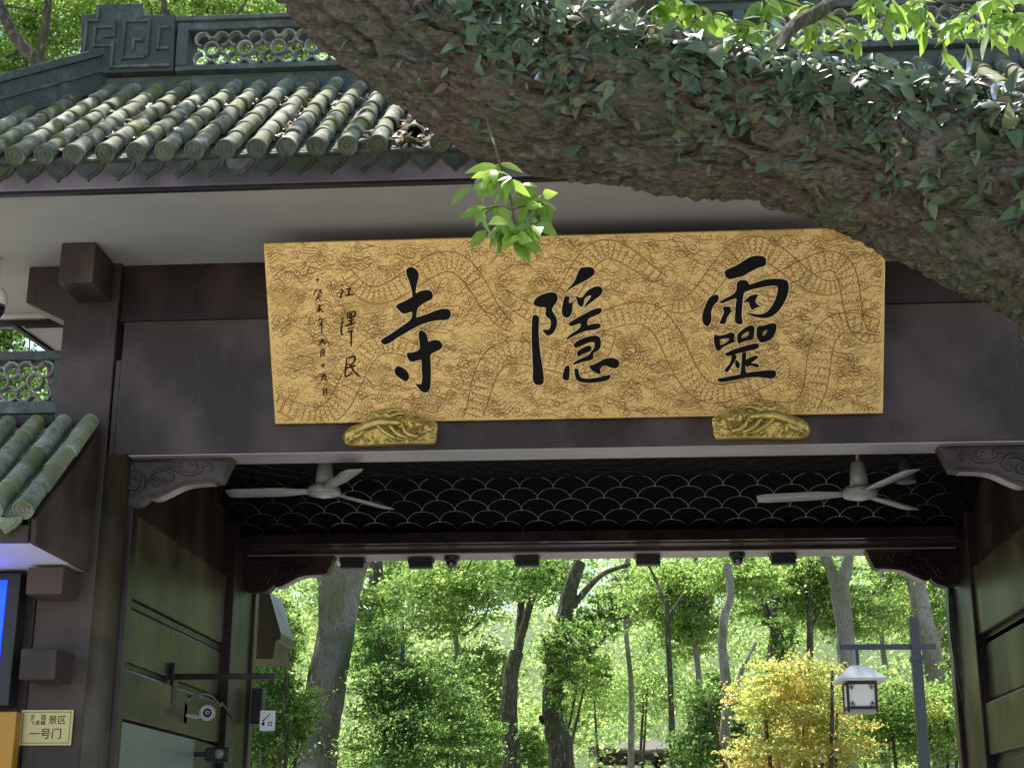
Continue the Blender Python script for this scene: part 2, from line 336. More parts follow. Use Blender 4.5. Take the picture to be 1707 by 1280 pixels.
for i in range(46):
    X = X_ROW0 + i*PITCHX
    ytop = hip_top(X); length = (ytop-8.46)/math.cos(SA); ns = max(0, int(round(length/SEG)))
    jx = rnd.uniform(-.006, .006)
    for k in range(ns):
        if k == 0 and i in (18, 21): continue                       # broken eave tiles
        Y = 8.45 + k*SEG*math.cos(SA)
        M = RM @ Matrix.Translation((X+jx+rnd.uniform(-.004, .004), Y, rz(Y)+.028)) @ ROT @ Matrix.Rotation(rnd.gauss(0, .022), 4, 'Z') @ Matrix.Rotation(rnd.gauss(0, .014), 4, 'X')
        roofchild('eave_tile' if k == 0 else 'roof_tile', T_CAP if k == 0 else T_PLAIN, M)
    if ns:
        if ns not in PANS: PANS[ns] = pan_mesh('pan_tile_row', PAN, ns, PITCHX*.9, SEG)
        roofchild('pan_tile_row', PANS[ns], RM @ Matrix.Translation((X+PITCHX/2, 8.47, rz(8.47)+.012)) @ ROT)
    roofchild('drip_tile', DRIP, RM @ Matrix.Translation((X+PITCHX/2+rnd.uniform(-.004, .004), 8.452+rnd.uniform(-.006, .006), rz(8.45)-.022)) @ Matrix.Rotation(rnd.uniform(-.06, .06), 4, 'Y') @ Matrix.Rotation(-.22, 4, 'X') @ Matrix.Diagonal((1.08, 1, 1.2, 1)))
# fallen leaves lying in the troughs
def leaf_cloud(name, P, S, mat_, parent=None, up=None, flat=0, seed=1, aspect=.55):
    rg = np.random.default_rng(seed); P = np.asarray(P, float); n = len(P); S = np.asarray(S, float)
    d = rg.normal(size=(n, 3)); nn = rg.normal(size=(n, 3))
    if up is not None:
        nn = nn*(1-flat) + np.asarray(up)*flat*2.2
    d -= nn*(np.sum(d*nn, 1)/np.sum(nn*nn, 1))[:, None]
    d /= np.linalg.norm(d, axis=1)[:, None]; nn /= np.linalg.norm(nn, axis=1)[:, None]; w = np.cross(d, nn)
    h = S[:, None]
    V = np.stack([P-d*h*.5, P+w*h*aspect*.5-d*h*.05+nn*h*.10, P+d*h*.5-nn*h*.06, P-w*h*aspect*.5-d*h*.05+nn*h*.10], 1).reshape(-1, 3)
    me = bpy.data.meshes.new(name); me.vertices.add(4*n); me.vertices.foreach_set('co', V.ravel())
    me.loops.add(4*n); me.loops.foreach_set('vertex_index', np.arange(4*n)); me.polygons.add(n); me.polygons.foreach_set('loop_start', np.arange(n)*4)
    me.update(calc_edges=True); me.materials.append(mat_)
    return link(bpy.data.objects.new(name, me), parent)
LP = []
for _ in range(2200):
    i = rnd.randrange(6, 40); X = X_ROW0+(i+.5)*PITCHX+rnd.gauss(0, .025); Y = 8.5+rnd.random()**1.5*1.2
    if noise.noise(Vector((X*1.3, Y*1.6, 1))) + .12*(i > 12) < .02 or Y > hip_top(X): continue
    LP.append((X, Y, rz(Y)+.04+rnd.random()*.03))
lit = gp(leaf_cloud('leaf_litter', LP, [rnd.uniform(.03, .075) for _ in LP], LITTER, up=(0, -.64, .77), flat=.6, seed=3)); lit['kind'] = 'stuff'
MOSS = simple('moss', (.10, .105, .025), (.06, .07, .02), 30, .95, bump=1, bscale=80)
for i in (18, 21):
    mm = MB(); X = X_ROW0+i*PITCHX
    for _ in range(24): mm.lathe([(.012, -.012), (.022, 0), (.012, .014)], 7, Matrix.Translation((X+rnd.gauss(0, .025), 8.52+rnd.gauss(0, .05), rz(8.52)+.02+rnd.random()*.04)))
    gp(mm.build('moss_clump', MOSS, smooth=True))


# ridge: plaster base, framed openwork of ring tiles, stepped fret end, hip ridge
def ybox(name, x0, x1, z0, z1, y0, y1, m=RIDGE, bevel=.006): return gp(MB().box(x0, x1, y0, y1, z0, z1).build(name, m, bevel=bevel))
rb = MB(); prof = [(9.86, 6.93), (9.93, 7.00), (9.965, 7.08), (9.97, 7.19), (10.22, 7.19), (10.22, 6.93)]
rb.prism(prof, lambda y, z: (-3.86, y, z), lambda y, z: (3.35, y, z)); gp(rb.build('ridge_base', RIDGE, bevel=.006))
ridge = ybox('ridge_rail', -3.29, 3.35, 7.192, 7.235, 9.90, 10.16)
ybox('ridge_rail', -3.29, 3.35, 7.535, 7.60, 9.90, 10.16); ybox('ridge_cap', -3.30, 3.35, 7.602, 7.64, 9.87, 10.19)
def arc_mesh(name, r, w, depth, a0, a1, n, mat_):
    mb = MB(); full = abs(a1-a0) > 6.2; vs = []
    for k in range(n+1):
        a = a0+(a1-a0)*k/n
        for rr, y in ((r, 0), (r-w, 0), (r-w, depth), (r, depth)): vs.append((rr*math.cos(a), y, rr*math.sin(a)))
    fs = [(k*4+j, k*4+(j+1) % 4, k*4+4+(j+1) % 4, k*4+4+j) for k in range(n) for j in range(4)]
    if not full: fs += [(0, 3, 2, 1), tuple(n*4+j for j in (0, 1, 2, 3))]
    me = mb.add(vs, fs).mesh(name, mat_); autosmooth(me, 40); return me
RR = .062
RINGM = arc_mesh('ring_tile', RR, .013, .06, 0, 2*math.pi, 20, RING)
ARCS = [arc_mesh('arc_tile', RR, .013, .06, math.radians(45*a-135), math.radians(45*a+135), 14, RING) for a in (1, 3, 5, 7)]
HALF = arc_mesh('arc_tile', RR*.9, .013, .06, 0, math.pi, 10, RING); HALFT = arc_mesh('arc_tile', RR*.9, .013, .06, math.pi, 2*math.pi, 10, RING)
def openwork(parent, M, x0, x1, z0, z1, y, pitch):
    zc = (z0+z1)/2; n = int((x1-x0)/pitch); off = .073
    dz = (z1-z0)/2-RR-.002
    for i in range(n):
        cx = x0+pitch*(i+.5)+((x1-x0)-n*pitch)/2
        def put(me, dx, z, e=0):
            o = bpy.data.objects.new(me.name, me); link(o, parent); o.matrix_basis = M @ Matrix.Translation((cx+dx+rnd.uniform(-.003, .003), y+e, z+rnd.uniform(-.002, .002))) @ Matrix.Rotation(rnd.uniform(-.06, .06), 4, 'Y')
        put(RINGM, 0, zc)
        for (sx, sz), me in zip(((1, 1), (-1, 1), (-1, -1), (1, -1)), ARCS): put(me, sx*off, zc+sz*dz, .004)
        put(HALF, 0, z0+.001, .007); put(HALFT, 0, z1-.001, .007)
MG = RM
# three framed bays along the ridge
bays = [(-3.24, -1.25), (-1.15, .85), (.95, 3.3)]
for k, (b0, b1) in enumerate(bays):
    ybox('ridge_post', b0-.05, b0+.035, 7.236, 7.534, 9.893, 10.165)
    openwork(ridge, MG, b0+.035, b1-.05 if k < 2 else b1, 7.237, 7.533, 9.92, .258)
# stepped fret end block
fret = MB().prism([(-4.03, 7.30), (-4.055, 7.705), (-3.945, 7.71), (-3.945, 7.79), (-3.59, 7.785), (-3.565, 7.685), (-3.315, 7.672), (-3.302, 7.194), (-3.86, 7.194)],
                  lambda x, z: (x, 9.90, z), lambda x, z: (x, 10.14, z))
fret = gp(fret.build('fret_block', RIDGE, bevel=.008))
def fretline(segs, w=.022):
    for (xa, za), (xb, zb) in segs:
        b = MB().box(min(xa, xb)-w/2, max(xa, xb)+w/2, 9.878, 9.902, min(za, zb)-w/2, max(za, zb)+w/2).build('fret_strip', RIDGE, bevel=.004)
        b.parent = fret; b.matrix_parent_inverse = RM
fretline([((-4.0, 7.33), (-4.0, 7.64)), ((-3.975, 7.64), (-3.92, 7.64)), ((-3.92, 7.665), (-3.92, 7.74)), ((-3.93, 7.42), (-3.93, 7.58)), ((-3.905, 7.58), (-3.80, 7.58)),
          ((-3.78, 7.50), (-3.78, 7.62)), ((-3.905, 7.42), (-3.80, 7.42)), ((-3.78, 7.235), (-3.78, 7.44)), ((-3.85, 7.50), (-3.805, 7.50)),
          ((-3.70, 7.30), (-3.70, 7.62)), ((-3.675, 7.62), (-3.53, 7.62)), ((-3.51, 7.33), (-3.51, 7.62)), ((-3.675, 7.31), (-3.535, 7.31)), ((-3.62, 7.38), (-3.62, 7.46)), ((-3.595, 7.46), (-3.56, 7.46)),
          ((-3.43, 7.38), (-3.43, 7.56)), ((-3.405, 7.38), (-3.36, 7.38)), ((-3.405, 7.56), (-3.36, 7.56)), ((-3.755, 7.235), (-3.34, 7.235))])
# hip ridge running forward and down to the left corner
hd = (HIP1-HIP0); hl = hd.length; hd.normalize(); hn = Vector((-hd.y, hd.x, 0)); hn = hn if hn.y < 0 else -hn
def hipstrip(name, off, th, za, zb, t0=-.05, t1=1.0):
    mb = MB(); vs = []
    for t in np.linspace(t0, t1, 9):
        p = HIP0+hd*(hl*t); base = rz(p.y); curl = .10*max(0, t-.6)**2*4
        for o_, z_ in ((off, za), (off+th, za), (off+th, zb), (off, zb)): vs.append((p.x+hn.x*o_, p.y+hn.y*o_, base+z_+curl))
    fs = [(i*4+j, i*4+(j+1) % 4, i*4+4+(j+1) % 4, i*4+4+j) for i in range(8) for j in range(4)]+[(0, 1, 2, 3), (35, 34, 33, 32)]
    return gp(mb.add(vs, fs).build(name, RIDGE, bevel=.006))
hipstrip('hip_ridge', -.10, .20, -.10, .33); hipstrip('hip_ridge_cap', -.13, .26, .332, .40); hipstrip('hip_moulding', .10, .022, .19, .215, .05, .95); hipstrip('hip_moulding', .10, .022, .02, .05, .0, 1)

# passage: side walls in boards, ceiling, rear beam, rear columns
for X, s in ((-3.5, -1), (3.02, 1)):
    xs = lambda a, b: (X+s*a, X+s*b) if s > 0 else (X+s*b, X+s*a)
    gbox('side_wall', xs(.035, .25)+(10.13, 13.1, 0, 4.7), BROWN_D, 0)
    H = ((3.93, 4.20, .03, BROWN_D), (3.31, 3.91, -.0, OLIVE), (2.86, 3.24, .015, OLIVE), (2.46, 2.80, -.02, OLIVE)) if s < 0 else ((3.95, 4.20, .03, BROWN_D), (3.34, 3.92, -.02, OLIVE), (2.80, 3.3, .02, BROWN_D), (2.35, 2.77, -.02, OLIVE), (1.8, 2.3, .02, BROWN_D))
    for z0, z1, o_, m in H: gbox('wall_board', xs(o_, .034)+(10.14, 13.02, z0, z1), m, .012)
    gbox('rail', xs(.02, .034)+(10.14, 13.0, 3.25, 3.30), BROWN_D, .004)
GLASSY = simple('grey_blue_panel', (.20, .22, .22), (.17, .19, .19), 1, .3)
gbox('lower_panel', (-3.52, -3.49, 10.14, 12.3, .3, 2.44), GLASSY, .004)
gbox('door_recess', (-3.53, -3.50, 12.32, 13.05, .3, 2.44), BLACK, .004)
gbox('rear_column', (-3.76, -3.43, 13.03, 13.75, 0, 5.2), BROWN_D); gbox('rear_column', (2.97, 3.3, 13.03, 13.75, 0, 5.2), BROWN_D)
gbox('rear_post', (-3.50, -3.40, 13.72, 13.85, 0, 4.16), OLIVE); gbox('rear_post', (2.93, 3.05, 13.76, 13.9, 0, 4.16), BROWN_D)
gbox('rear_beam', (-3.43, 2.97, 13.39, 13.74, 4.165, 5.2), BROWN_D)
gbox('rear_conduit', (-3.35, 2.92, 13.12, 13.2, 4.20, 4.30), simple('glossy_dark_trim', (.018, .012, .012), (.03, .022, .02), 5, .16), .006)
gbox('rear_beam_lining', (-3.43, 2.97, 13.2, 13.388, 4.19, 4.8), BROWN_D, 0)
PALE = simple('pale_sheen', (.36, .325, .335), (.27, .24, .245), 3.5, .35, bump=.15, bscale=14, stretch=(.3, 1, 1))  # pale colour stands in for glossy reflection on the undersides
gbox('rear_sheen_strip', (-3.42, 2.96, 13.40, 13.73, 4.156, 4.164), PALE, .002)  # strip added under the rear beam, reflected light put into its colour
gbox('lintel_sheen_strip', (GX0+.16, GX1-.16, 9.905, 10.18, 4.201, 4.2095), PALE, .002)  # strip added under the lintel, reflected light put into its colour
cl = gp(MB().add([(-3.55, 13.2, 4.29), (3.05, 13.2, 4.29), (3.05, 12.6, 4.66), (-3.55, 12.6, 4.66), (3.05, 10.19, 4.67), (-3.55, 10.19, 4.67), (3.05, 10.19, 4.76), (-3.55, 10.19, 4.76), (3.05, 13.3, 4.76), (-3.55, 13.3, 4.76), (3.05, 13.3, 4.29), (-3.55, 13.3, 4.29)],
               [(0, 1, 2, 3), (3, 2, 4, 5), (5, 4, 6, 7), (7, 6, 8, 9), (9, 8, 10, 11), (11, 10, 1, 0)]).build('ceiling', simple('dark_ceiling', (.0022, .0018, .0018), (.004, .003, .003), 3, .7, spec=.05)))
SC = .2925
SCALE_ARC = arc_mesh('scale_tile', SC*.53, .0038, .006, 0.06, math.pi-.06, 12, SCALE_EDGE)
slope = Matrix.Rotation(-(math.pi/2-math.atan2(.37, .6)), 4, 'X')
sd = Vector((0, -.6, .37)).normalized()
nrows = 5
for rI in range(nrows):
    p = Vector((0, 13.2, 4.29)) + sd*(.02+rI*.137)
    for k in range(22):
        X = -3.36+(k+.5*(rI % 2))*SC
        if X > 2.9: continue
        M = RM @ Matrix.Translation((X, p.y-.002, p.z-.004)) @ Matrix.Rotation(math.atan2(.6, .37)+rnd.uniform(-.03, .03), 4, 'X') @ Matrix.Rotation(rnd.uniform(-.025, .025), 4, 'Y') @ Matrix.Scale(rnd.uniform(.975, 1.02), 4)
        o = bpy.data.objects.new('scale_tile', SCALE_ARC); link(o, cl); o.matrix_basis = M
for rI in range(6):
    y = 12.55-rI*.137
    for k in range(22):
        X = -3.36+(k+.5*((rI+1) % 2))*SC
        if X > 2.9: continue
        o = bpy.data.objects.new('scale_tile', SCALE_ARC); link(o, cl); o.matrix_basis = RM @ Matrix.Translation((X, y, 4.655)) @ Matrix.Rotation(math.radians(90), 4, 'X') @ Matrix.Rotation(0, 4, 'Y')
# carved brackets
BPROF = [(0, 0), (.86, 0), (.786, -.172), (.73, -.180), (.684, -.181), (.62, -.184), (.555, -.192), (.51, -.205), (.4625, -.2275), (.425, -.248), (.388, -.2645), (.36, -.279), (.333, -.287), (.31, -.288), (.287, -.284), (.277, -.268), (.25, -.30), (.213, -.325), (.18, -.334), (.148, -.338), (0, -.322)]
SCROLLS = [[(.10, -.10), (.17, -.085), (.225, -.125), (.235, -.19), (.20, -.25), (.15, -.265)], [(.10, -.10), (.06, -.10), (.085, -.125), (.12, -.13)], [(.12, -.15), (.165, -.135), (.20, -.17), (.185, -.215), (.15, -.22), (.135, -.20), (.15, -.185)],
           [(.11, -.06), (.13, -.04), (.15, -.055), (.14, -.075), (.12, -.08)], [(.255, -.22), (.265, -.15), (.31, -.10), (.38, -.08), (.43, -.11), (.435, -.15), (.40, -.175), (.375, -.16), (.385, -.135)],
           [(.275, -.18), (.30, -.145), (.335, -.15), (.345, -.18), (.32, -.20), (.30, -.185)], [(.30, -.095), (.40, -.06), (.46, -.085), (.52, -.115), (.60, -.115), (.64, -.09), (.63, -.065), (.605, -.075)],
           [(.60, -.10), (.66, -.055), (.70, -.06), (.715, -.085), (.70, -.10)], [(.55, -.045), (.58, -.04), (.60, -.06), (.595, -.09)], [(.44, -.06), (.48, -.045), (.50, -.07)]]
def bracket(x, s, yf, yb, z, m, front=True, L=1.0):
    mb = MB().prism([(px*L, pz) for px, pz in BPROF], lambda a, b: (x+s*a, yf, z+b), lambda a, b: (x+s*a, yb, z+b))
    o = gp(mb.build('carved_bracket', m, bevel=.006))
    yy = yf if front else yf
    for k, sc in enumerate(SCROLLS):
        pts = spline([(x+s*a*L, yy-.001-.002*(k % 3), z+b) for a, b in sc], 5); n = len(pts)
        c = MB().tube(pts, [.014*(.45+.55*math.sin(math.pi*(i+.6)/n)) for i in range(n)], 8).build('scroll', m, smooth=True)
        c.parent = o; c.matrix_parent_inverse = RM
    us = MB(); lo = BPROF[3:16]; vs_ = [(x+s*a*L, yy_, z+b-.0022) for a, b in lo for yy_ in (yf+.004, yb-.004)]
    us.add(vs_, [(2*i, 2*i+1, 2*i+3, 2*i+2) for i in range(len(lo)-1)]); u_ = us.build('sheen_edge', PALE); u_.parent = o  # added strip: bright reflection on the bracket underside painted as pale colour
    e = MB(); rim = [(.02, -.022), (.80, -.022)]
    e.tube([(x+s*a*L, yy-.002, z+b) for a, b in rim], .008, 6)
    e.tube([(x+s*a*L, yy-.002, z+b) for a, b in spline([(.74, -.160), (.60, -.166), (.50, -.187), (.40, -.236), (.30, -.265)], 5)], .007, 6)
    c = e.build('rim', m, smooth=True); c.parent = o; c.matrix_parent_inverse = RM
bracket(-3.55, 1, 9.985, 10.11, 4.206, BROWN); bracket(3.00, -1, 9.985, 10.11, 4.206, BROWN)
bracket(-3.43, 1, 13.42, 13.56, 4.163, BROWN_D, L=.95); bracket(2.98, -1, 13.42, 13.56, 4.163, BROWN_D, L=.95)
# rear wing eave seen past the rear left column
gp(MB().prism([(-3.62, 4.0), (-3.42, 3.985), (-3.285, 3.58), (-3.285, 3.52), (-3.33, 3.50), (-3.345, 3.33), (-3.62, 3.33)], lambda x, z: (x, 14.3, z), lambda x, z: (x, 14.9, z)).build('rear_wing', OLIVE, bevel=.01))
if 0: gp(MB().prism([(2.93, 4.05), (2.96, 4.05), (3.2, 2.9), (3.2, 2.0), (3.05, 2.0), (3.05, 2.9), (2.95, 3.5)], lambda x, z: (x, 14.3, z), lambda x, z: (x, 14.9, z)).build('rear_wing', OLIVE, bevel=.01))
# ------------------------------------------------------------------ side booth at the left
booth = tag(empty('side_booth', (-4.4, 9.9, 0)), 'small lean-to booth with mossy green tiles left of the gate', 'booth')
def bp(o, par=None): o.parent = par or booth; o.matrix_parent_inverse = Matrix.Translation((4.4, -9.9, 0)) if par is None else Matrix.Identity(4); return o
bp(MB().prism([(9.852, 4.37), (8.87, 3.545), (8.89, 3.39), (9.852, 3.388)], lambda y, z: (-3.6, y, z), lambda y, z: (-3.64, y, z)).build('gable_board', BROWN, bevel=.006))
bp(MB().prism([(9.895, 4.40), (8.86, 3.54), (8.86, 3.50), (9.895, 4.30)], lambda y, z: (-3.642, y, z), lambda y, z: (-5.6, y, z)).build('roof', PAN))
broof = booth.children[-1]
bp(MB().box(-5.6, -3.642, 8.90, 9.895, 3.395, 3.42).build('soffit', simple('booth_white_soffit', (.72, .72, .74), (.66, .66, .68), 2, .6)))
bp(MB().box(-5.6, -3.642, 8.86, 8.898, 3.392, 3.535).build('fascia', BROWN, bevel=.004))
bp(MB().box(-5.6, -3.97, 9.90, 10.1, 0, 4.5).build('wall', BROWN_D))
TB_P = tile_mesh('roof_tile', TILE_B, .064, .057, SEG, False); TB_C = tile_mesh('eave_tile', TILE_B, .064, .057, SEG, True); PANB = pan_mesh('pan_tile_row', TILE_B, 5, .18, SEG); DRIPB = drip_mesh('drip_tile', TILE_B)
for i in range(10):
    X = -3.665-i*.196
    for k in range(5):
        Y = 8.83+k*SEG*math.cos(SA); z = 3.55+SL*(Y-8.83)
        o = bpy.data.objects.new('eave_tile' if k == 0 else 'roof_tile', TB_C if k == 0 else TB_P); link(o, broof)
        o.matrix_basis = Matrix.Translation((X+rnd.uniform(-.004, .004), Y, z+.03)) @ ROT @ Matrix.Rotation(rnd.uniform(-.015, .015), 4, 'Z')
    for nm, me, M in (('pan_tile_row', PANB, Matrix.Translation((X-.098, 8.85, 3.555+SL*.02)) @ ROT), ('drip_tile', DRIPB, Matrix.Translation((X-.098, 8.825, 3.545)) @ Matrix.Rotation(-.2, 4, 'X'))):
        o = bpy.data.objects.new(nm, me); link(o, broof); o.matrix_basis = M
GR = simple('pale_dust', (.3, .32, .28), (.2, .22, .18), 40, .9)
# openwork parapet above the booth roof
par = bp(MB().box(-5.6, -3.966, 9.93, 10.12, 4.935, 5.0).build('parapet_rail', RIDGE, bevel=.006))
bp(MB().box(-5.6, -3.966, 9.93, 10.12, 4.535, 4.622).build('parapet_rail', RIDGE, bevel=.006))
bp(MB().box(-4.015, -3.966, 9.935, 10.115, 4.624, 4.933).build('parapet_post', RIDGE, bevel=.005))
bp(MB().box(-5.6, -3.966, 9.96, 10.10, 4.40, 4.533).build('parapet_base', RIDGE, bevel=.005))
openwork(par, Matrix.Identity(4), -5.55, -4.016, 4.624, 4.933, 9.95, .25)
# ochre panel under the screen
bp(MB().box(-5.2, -3.985, 9.80, 9.898, .4, 2.455).build('ochre_panel', YELLOW, bevel=.006))
# neighbouring eave glimpsed in the gap above the parapet
nb = tag(empty('neighbouring_eave', (-4.9, 11.0, 0)), 'white plastered eave of the neighbouring roof in the gap left of the pillar', 'eave')
def np_(o): o.parent = nb; o.matrix_parent_inverse = Matrix.Translation((4.9, -11.0, 0)); return o
np_(MB().box(-6.0, -3.97, 10.92, 11.06, 5.62, 5.82).build('white_beam', WHITE, bevel=.008))
np_(MB().box(-6.0, -3.97, 10.96, 11.02, 5.56, 5.612).build('dark_trim', BROWN_D, bevel=.004))
np_(MB().prism([(-4.72, 5.555), (-3.97, 5.555), (-3.97, 5.18), (-4.20, 5.18)], lambda x, z: (x, 11.0, z), lambda x, z: (x, 11.05, z)).build('white_gable', WHITE))
np_(MB().tube([(-4.80, 10.97, 5.58), (-4.17, 10.97, 5.14)], .022, 4).build('verge_board', BROWN_D))

# display screen with dark bezel
scr = tag(empty('display_screen', (-4.55, 9.8, 2.49)), 'dark framed display screen glowing blue under the booth eave', 'screen')
def sp(o): o.parent = scr; o.matrix_parent_inverse = Matrix.Translation((4.55, -9.8, -2.49)); return o
sp(MB().box(-5.1, -4.03, 9.755, 9.89, 2.49, 3.365).build('frame', BLACK, bevel=.008))
t = NT('blue_screen'); t.col((.0, .005, .05)); t.b.inputs['Emission Color'].default_value = (.004, .03, 1, 1); t.b.inputs['Emission Strength'].default_value = 2.2; SCRM = t.fin(.2)
sp(MB().box(-5.02, -4.118, 9.745, 9.7545, 2.58, 3.315).build('panel', SCRM))

# brass door plate
def text_mesh(body, size, M, mat_, name, parent, ext=.0006):
    cu = bpy.data.curves.new(name, 'FONT'); cu.body = body; cu.size = size; cu.align_x = 'CENTER'; cu.align_y = 'CENTER'; cu.extrude = ext
    o = bpy.data.objects.new(name, cu); C.objects.link(o); dg = bpy.context.evaluated_depsgraph_get()
    me = bpy.data.meshes.new_from_object(o.evaluated_get(dg)); bpy.data.objects.remove(o); me.materials.clear(); me.materials.append(mat_)
    o = bpy.data.objects.new(name, me); link(o, parent); o.matrix_basis = M; return o
BRASS = simple('brass_plate', (.50, .43, .20), (.44, .37, .16), 3, .36, metal=.55)
pl = MB().box(-.178, .178, -.006, .006, -.116, .116).build('door_plate', BRASS, bevel=.004); pl.location = (-3.81, 9.888, 2.358)
tag(pl, 'small brass plate with dark lettering on the pillar under the beam ends', 'sign')
RX = Matrix.Rotation(math.radians(90), 4, 'X')
def ptx(b, s, x, z, nm): text_mesh(b, s, Matrix.Translation((x, -.0075, z)) @ RX, INK, nm, pl)
for ch, s_, x_, z_ in (('灵', .036, -.098, .064), ('隐', .036, -.022, .064), ('飞', .036, -.098, .028), ('来', .036, -.060, .028), ('峰', .036, -.022, .028), ('景', .060, .042, .045), ('区', .060, .102, .045), ('一', .074, -.074, -.045), ('号', .074, 0, -.045), ('门', .074, .074, -.045)): ptx(ch, s_, x_, z_, 'lettering')
lb = MB()
for a in ((-.162, .162, .098, .101), (-.162, .162, -.101, -.098), (-.162, -.159, -.101, .101), (.159, .162, -.101, .101)): lb.box(a[0], a[1], -.0078, -.006, a[2], a[3])
lb.build('border_line', INK, pl)

# ------------------------------------------------------------------ the signboard
PT, PBm = Vector((0, 9.27, 5.505)), Vector((0, 9.86, 4.40))
BX0, BX1 = -2.375, 1.772
vdir = (PT-PBm).normalized(); ndir = Vector((0, -vdir.z, vdir.y)); ndir = ndir if ndir.y < 0 else -ndir
BH = (PT-PBm).length; BW = BX1-BX0
def onb(x, y, off=0.):                       # photograph ray meets the board face
    d = Vector(ray(x, y)); c0 = Vector(CAMP); tt = (PBm-c0).dot(ndir)/d.dot(ndir); p = c0+d*tt
    return (p.x-BX0, (p-PBm).dot(vdir))
def b3(u, v, off=0.): return Vector((BX0+u, 0, 0)) + PBm*1 + vdir*v + ndir*off - Vector((0, 0, 0))
t = NT('gold_leaf_relief'); co = t.coord((1, 1, 1)); n1 = t.noise(co, 2.4, 4, .5); n2 = t.noise(co, 34, 6, .7); wv = t.noise(co, 9, 2, .5, 1.6)
pat = t.ramp(t.noise(co, 5.2, 2, .4, .8), [(.60, 0.), (.63, 1.)])
c = t.mix(t.ramp(n1, [(.3, 0.), (.7, 1.)]), (.74, .49, .17), (.85, .59, .24)); c = t.mix(t.math('MULTIPLY', t.ramp(n2, [(.45, 0.), (.7, 1.)]), .35), c, (.54, .34, .095))
c = t.mix(t.math('MULTIPLY', pat, .55), c, (.38, .25, .062)); t.col(c)
st = t.noise(co, 120, 3); lines = t.math('PINGPONG', t.math('MULTIPLY', wv, 9.0), .5)
h = t.math('ADD', t.math('MULTIPLY', t.ramp(lines, [(.0, 0.), (.16, 1.)]), .8), t.math('MULTIPLY', t.math('MULTIPLY', st, pat), .9)); vsc = t.vor(t.coord((1, .8, .8)), 24, 'DISTANCE_TO_EDGE'); h = t.math('ADD', t.math('MULTIPLY', h, .45), t.math('MULTIPLY', t.ramp(vsc, [(0, 0.), (.10, 1.)]), .4)); h = t.math('ADD', h, t.math('MULTIPLY', n2, .2))
t.bump(h, .5, .009); GOLD = t.fin(t.ramp(n1, [(.3, .36), (.7, .50)]), .62, .4)
sign = tag(empty('signboard', ((BX0+BX1)/2, PBm.y, PBm.z)), 'long gold carved signboard with black calligraphy tilted over the gateway', 'signboard')
SI = Matrix.Translation((-(BX0+BX1)/2, -PBm.y, -PBm.z))
def sgp(o): o.parent = sign; o.matrix_parent_inverse = SI; return o
bd = MB().prism([(0, 0), (BW, 0), (BW, BH), (0, BH)], lambda u, v: b3(u, v, 0), lambda u, v: b3(u, v, -.05))
board = sgp(bd.build('board', GOLD, bevel=.006))
bk = MB().prism([(.04, .02), (BW-.04, .02), (BW-.04, BH-.03), (.04, BH-.03)], lambda u, v: b3(u, v, -.052), lambda u, v: b3(u, v, -.085)); sgp(bk.build('backing', BLACK))
for u in (.7, BW-.7):
    sgp(MB().tube([b3(u, BH*.9, -.08), (BX0+u, 9.95, 5.45)], .02, 8).build('hanger', BLACK))
# relief drawn as thin raised ribbons: scaled bodies, cloud curls, flame lines
def ribbon(mb, pts, w, off, taper=True):
    n = len(pts); L = []; 
    for i in range(n):
        a, b = pts[max(i-1, 0)], pts[min(i+1, n-1)]; dx, dy = b[0]-a[0], b[1]-a[1]; l = math.hypot(dx, dy) or 1
        ww = w*(.55+.45*math.sin(math.pi*(i+.5)/n)) if taper else w
        L.append(((pts[i][0]-dy/l*ww/2, pts[i][1]+dx/l*ww/2), (pts[i][0]+dy/l*ww/2, pts[i][1]-dx/l*ww/2)))
    ok = lambda p: .012 < p[0] < BW-.012 and .012 < p[1] < BH-.012
    for i in range(n-1):
        q = (L[i][0], L[i][1], L[i+1][1], L[i+1][0])
        if all(ok(p) for p in q): mb.add([b3(p[0], p[1], off) for p in q], [(0, 1, 2, 3)])
rl = MB(); rh = MB(); R2 = random.Random(11)
def draw(pts, w=.0075, taper=True):
    w *= .95; ribbon(rl, pts, w, .0012, taper)
    if R2.random() < .6: ribbon(rh, [(x-.003, y+.005) for x, y in pts], w*.7, .0008, taper)
occ = []
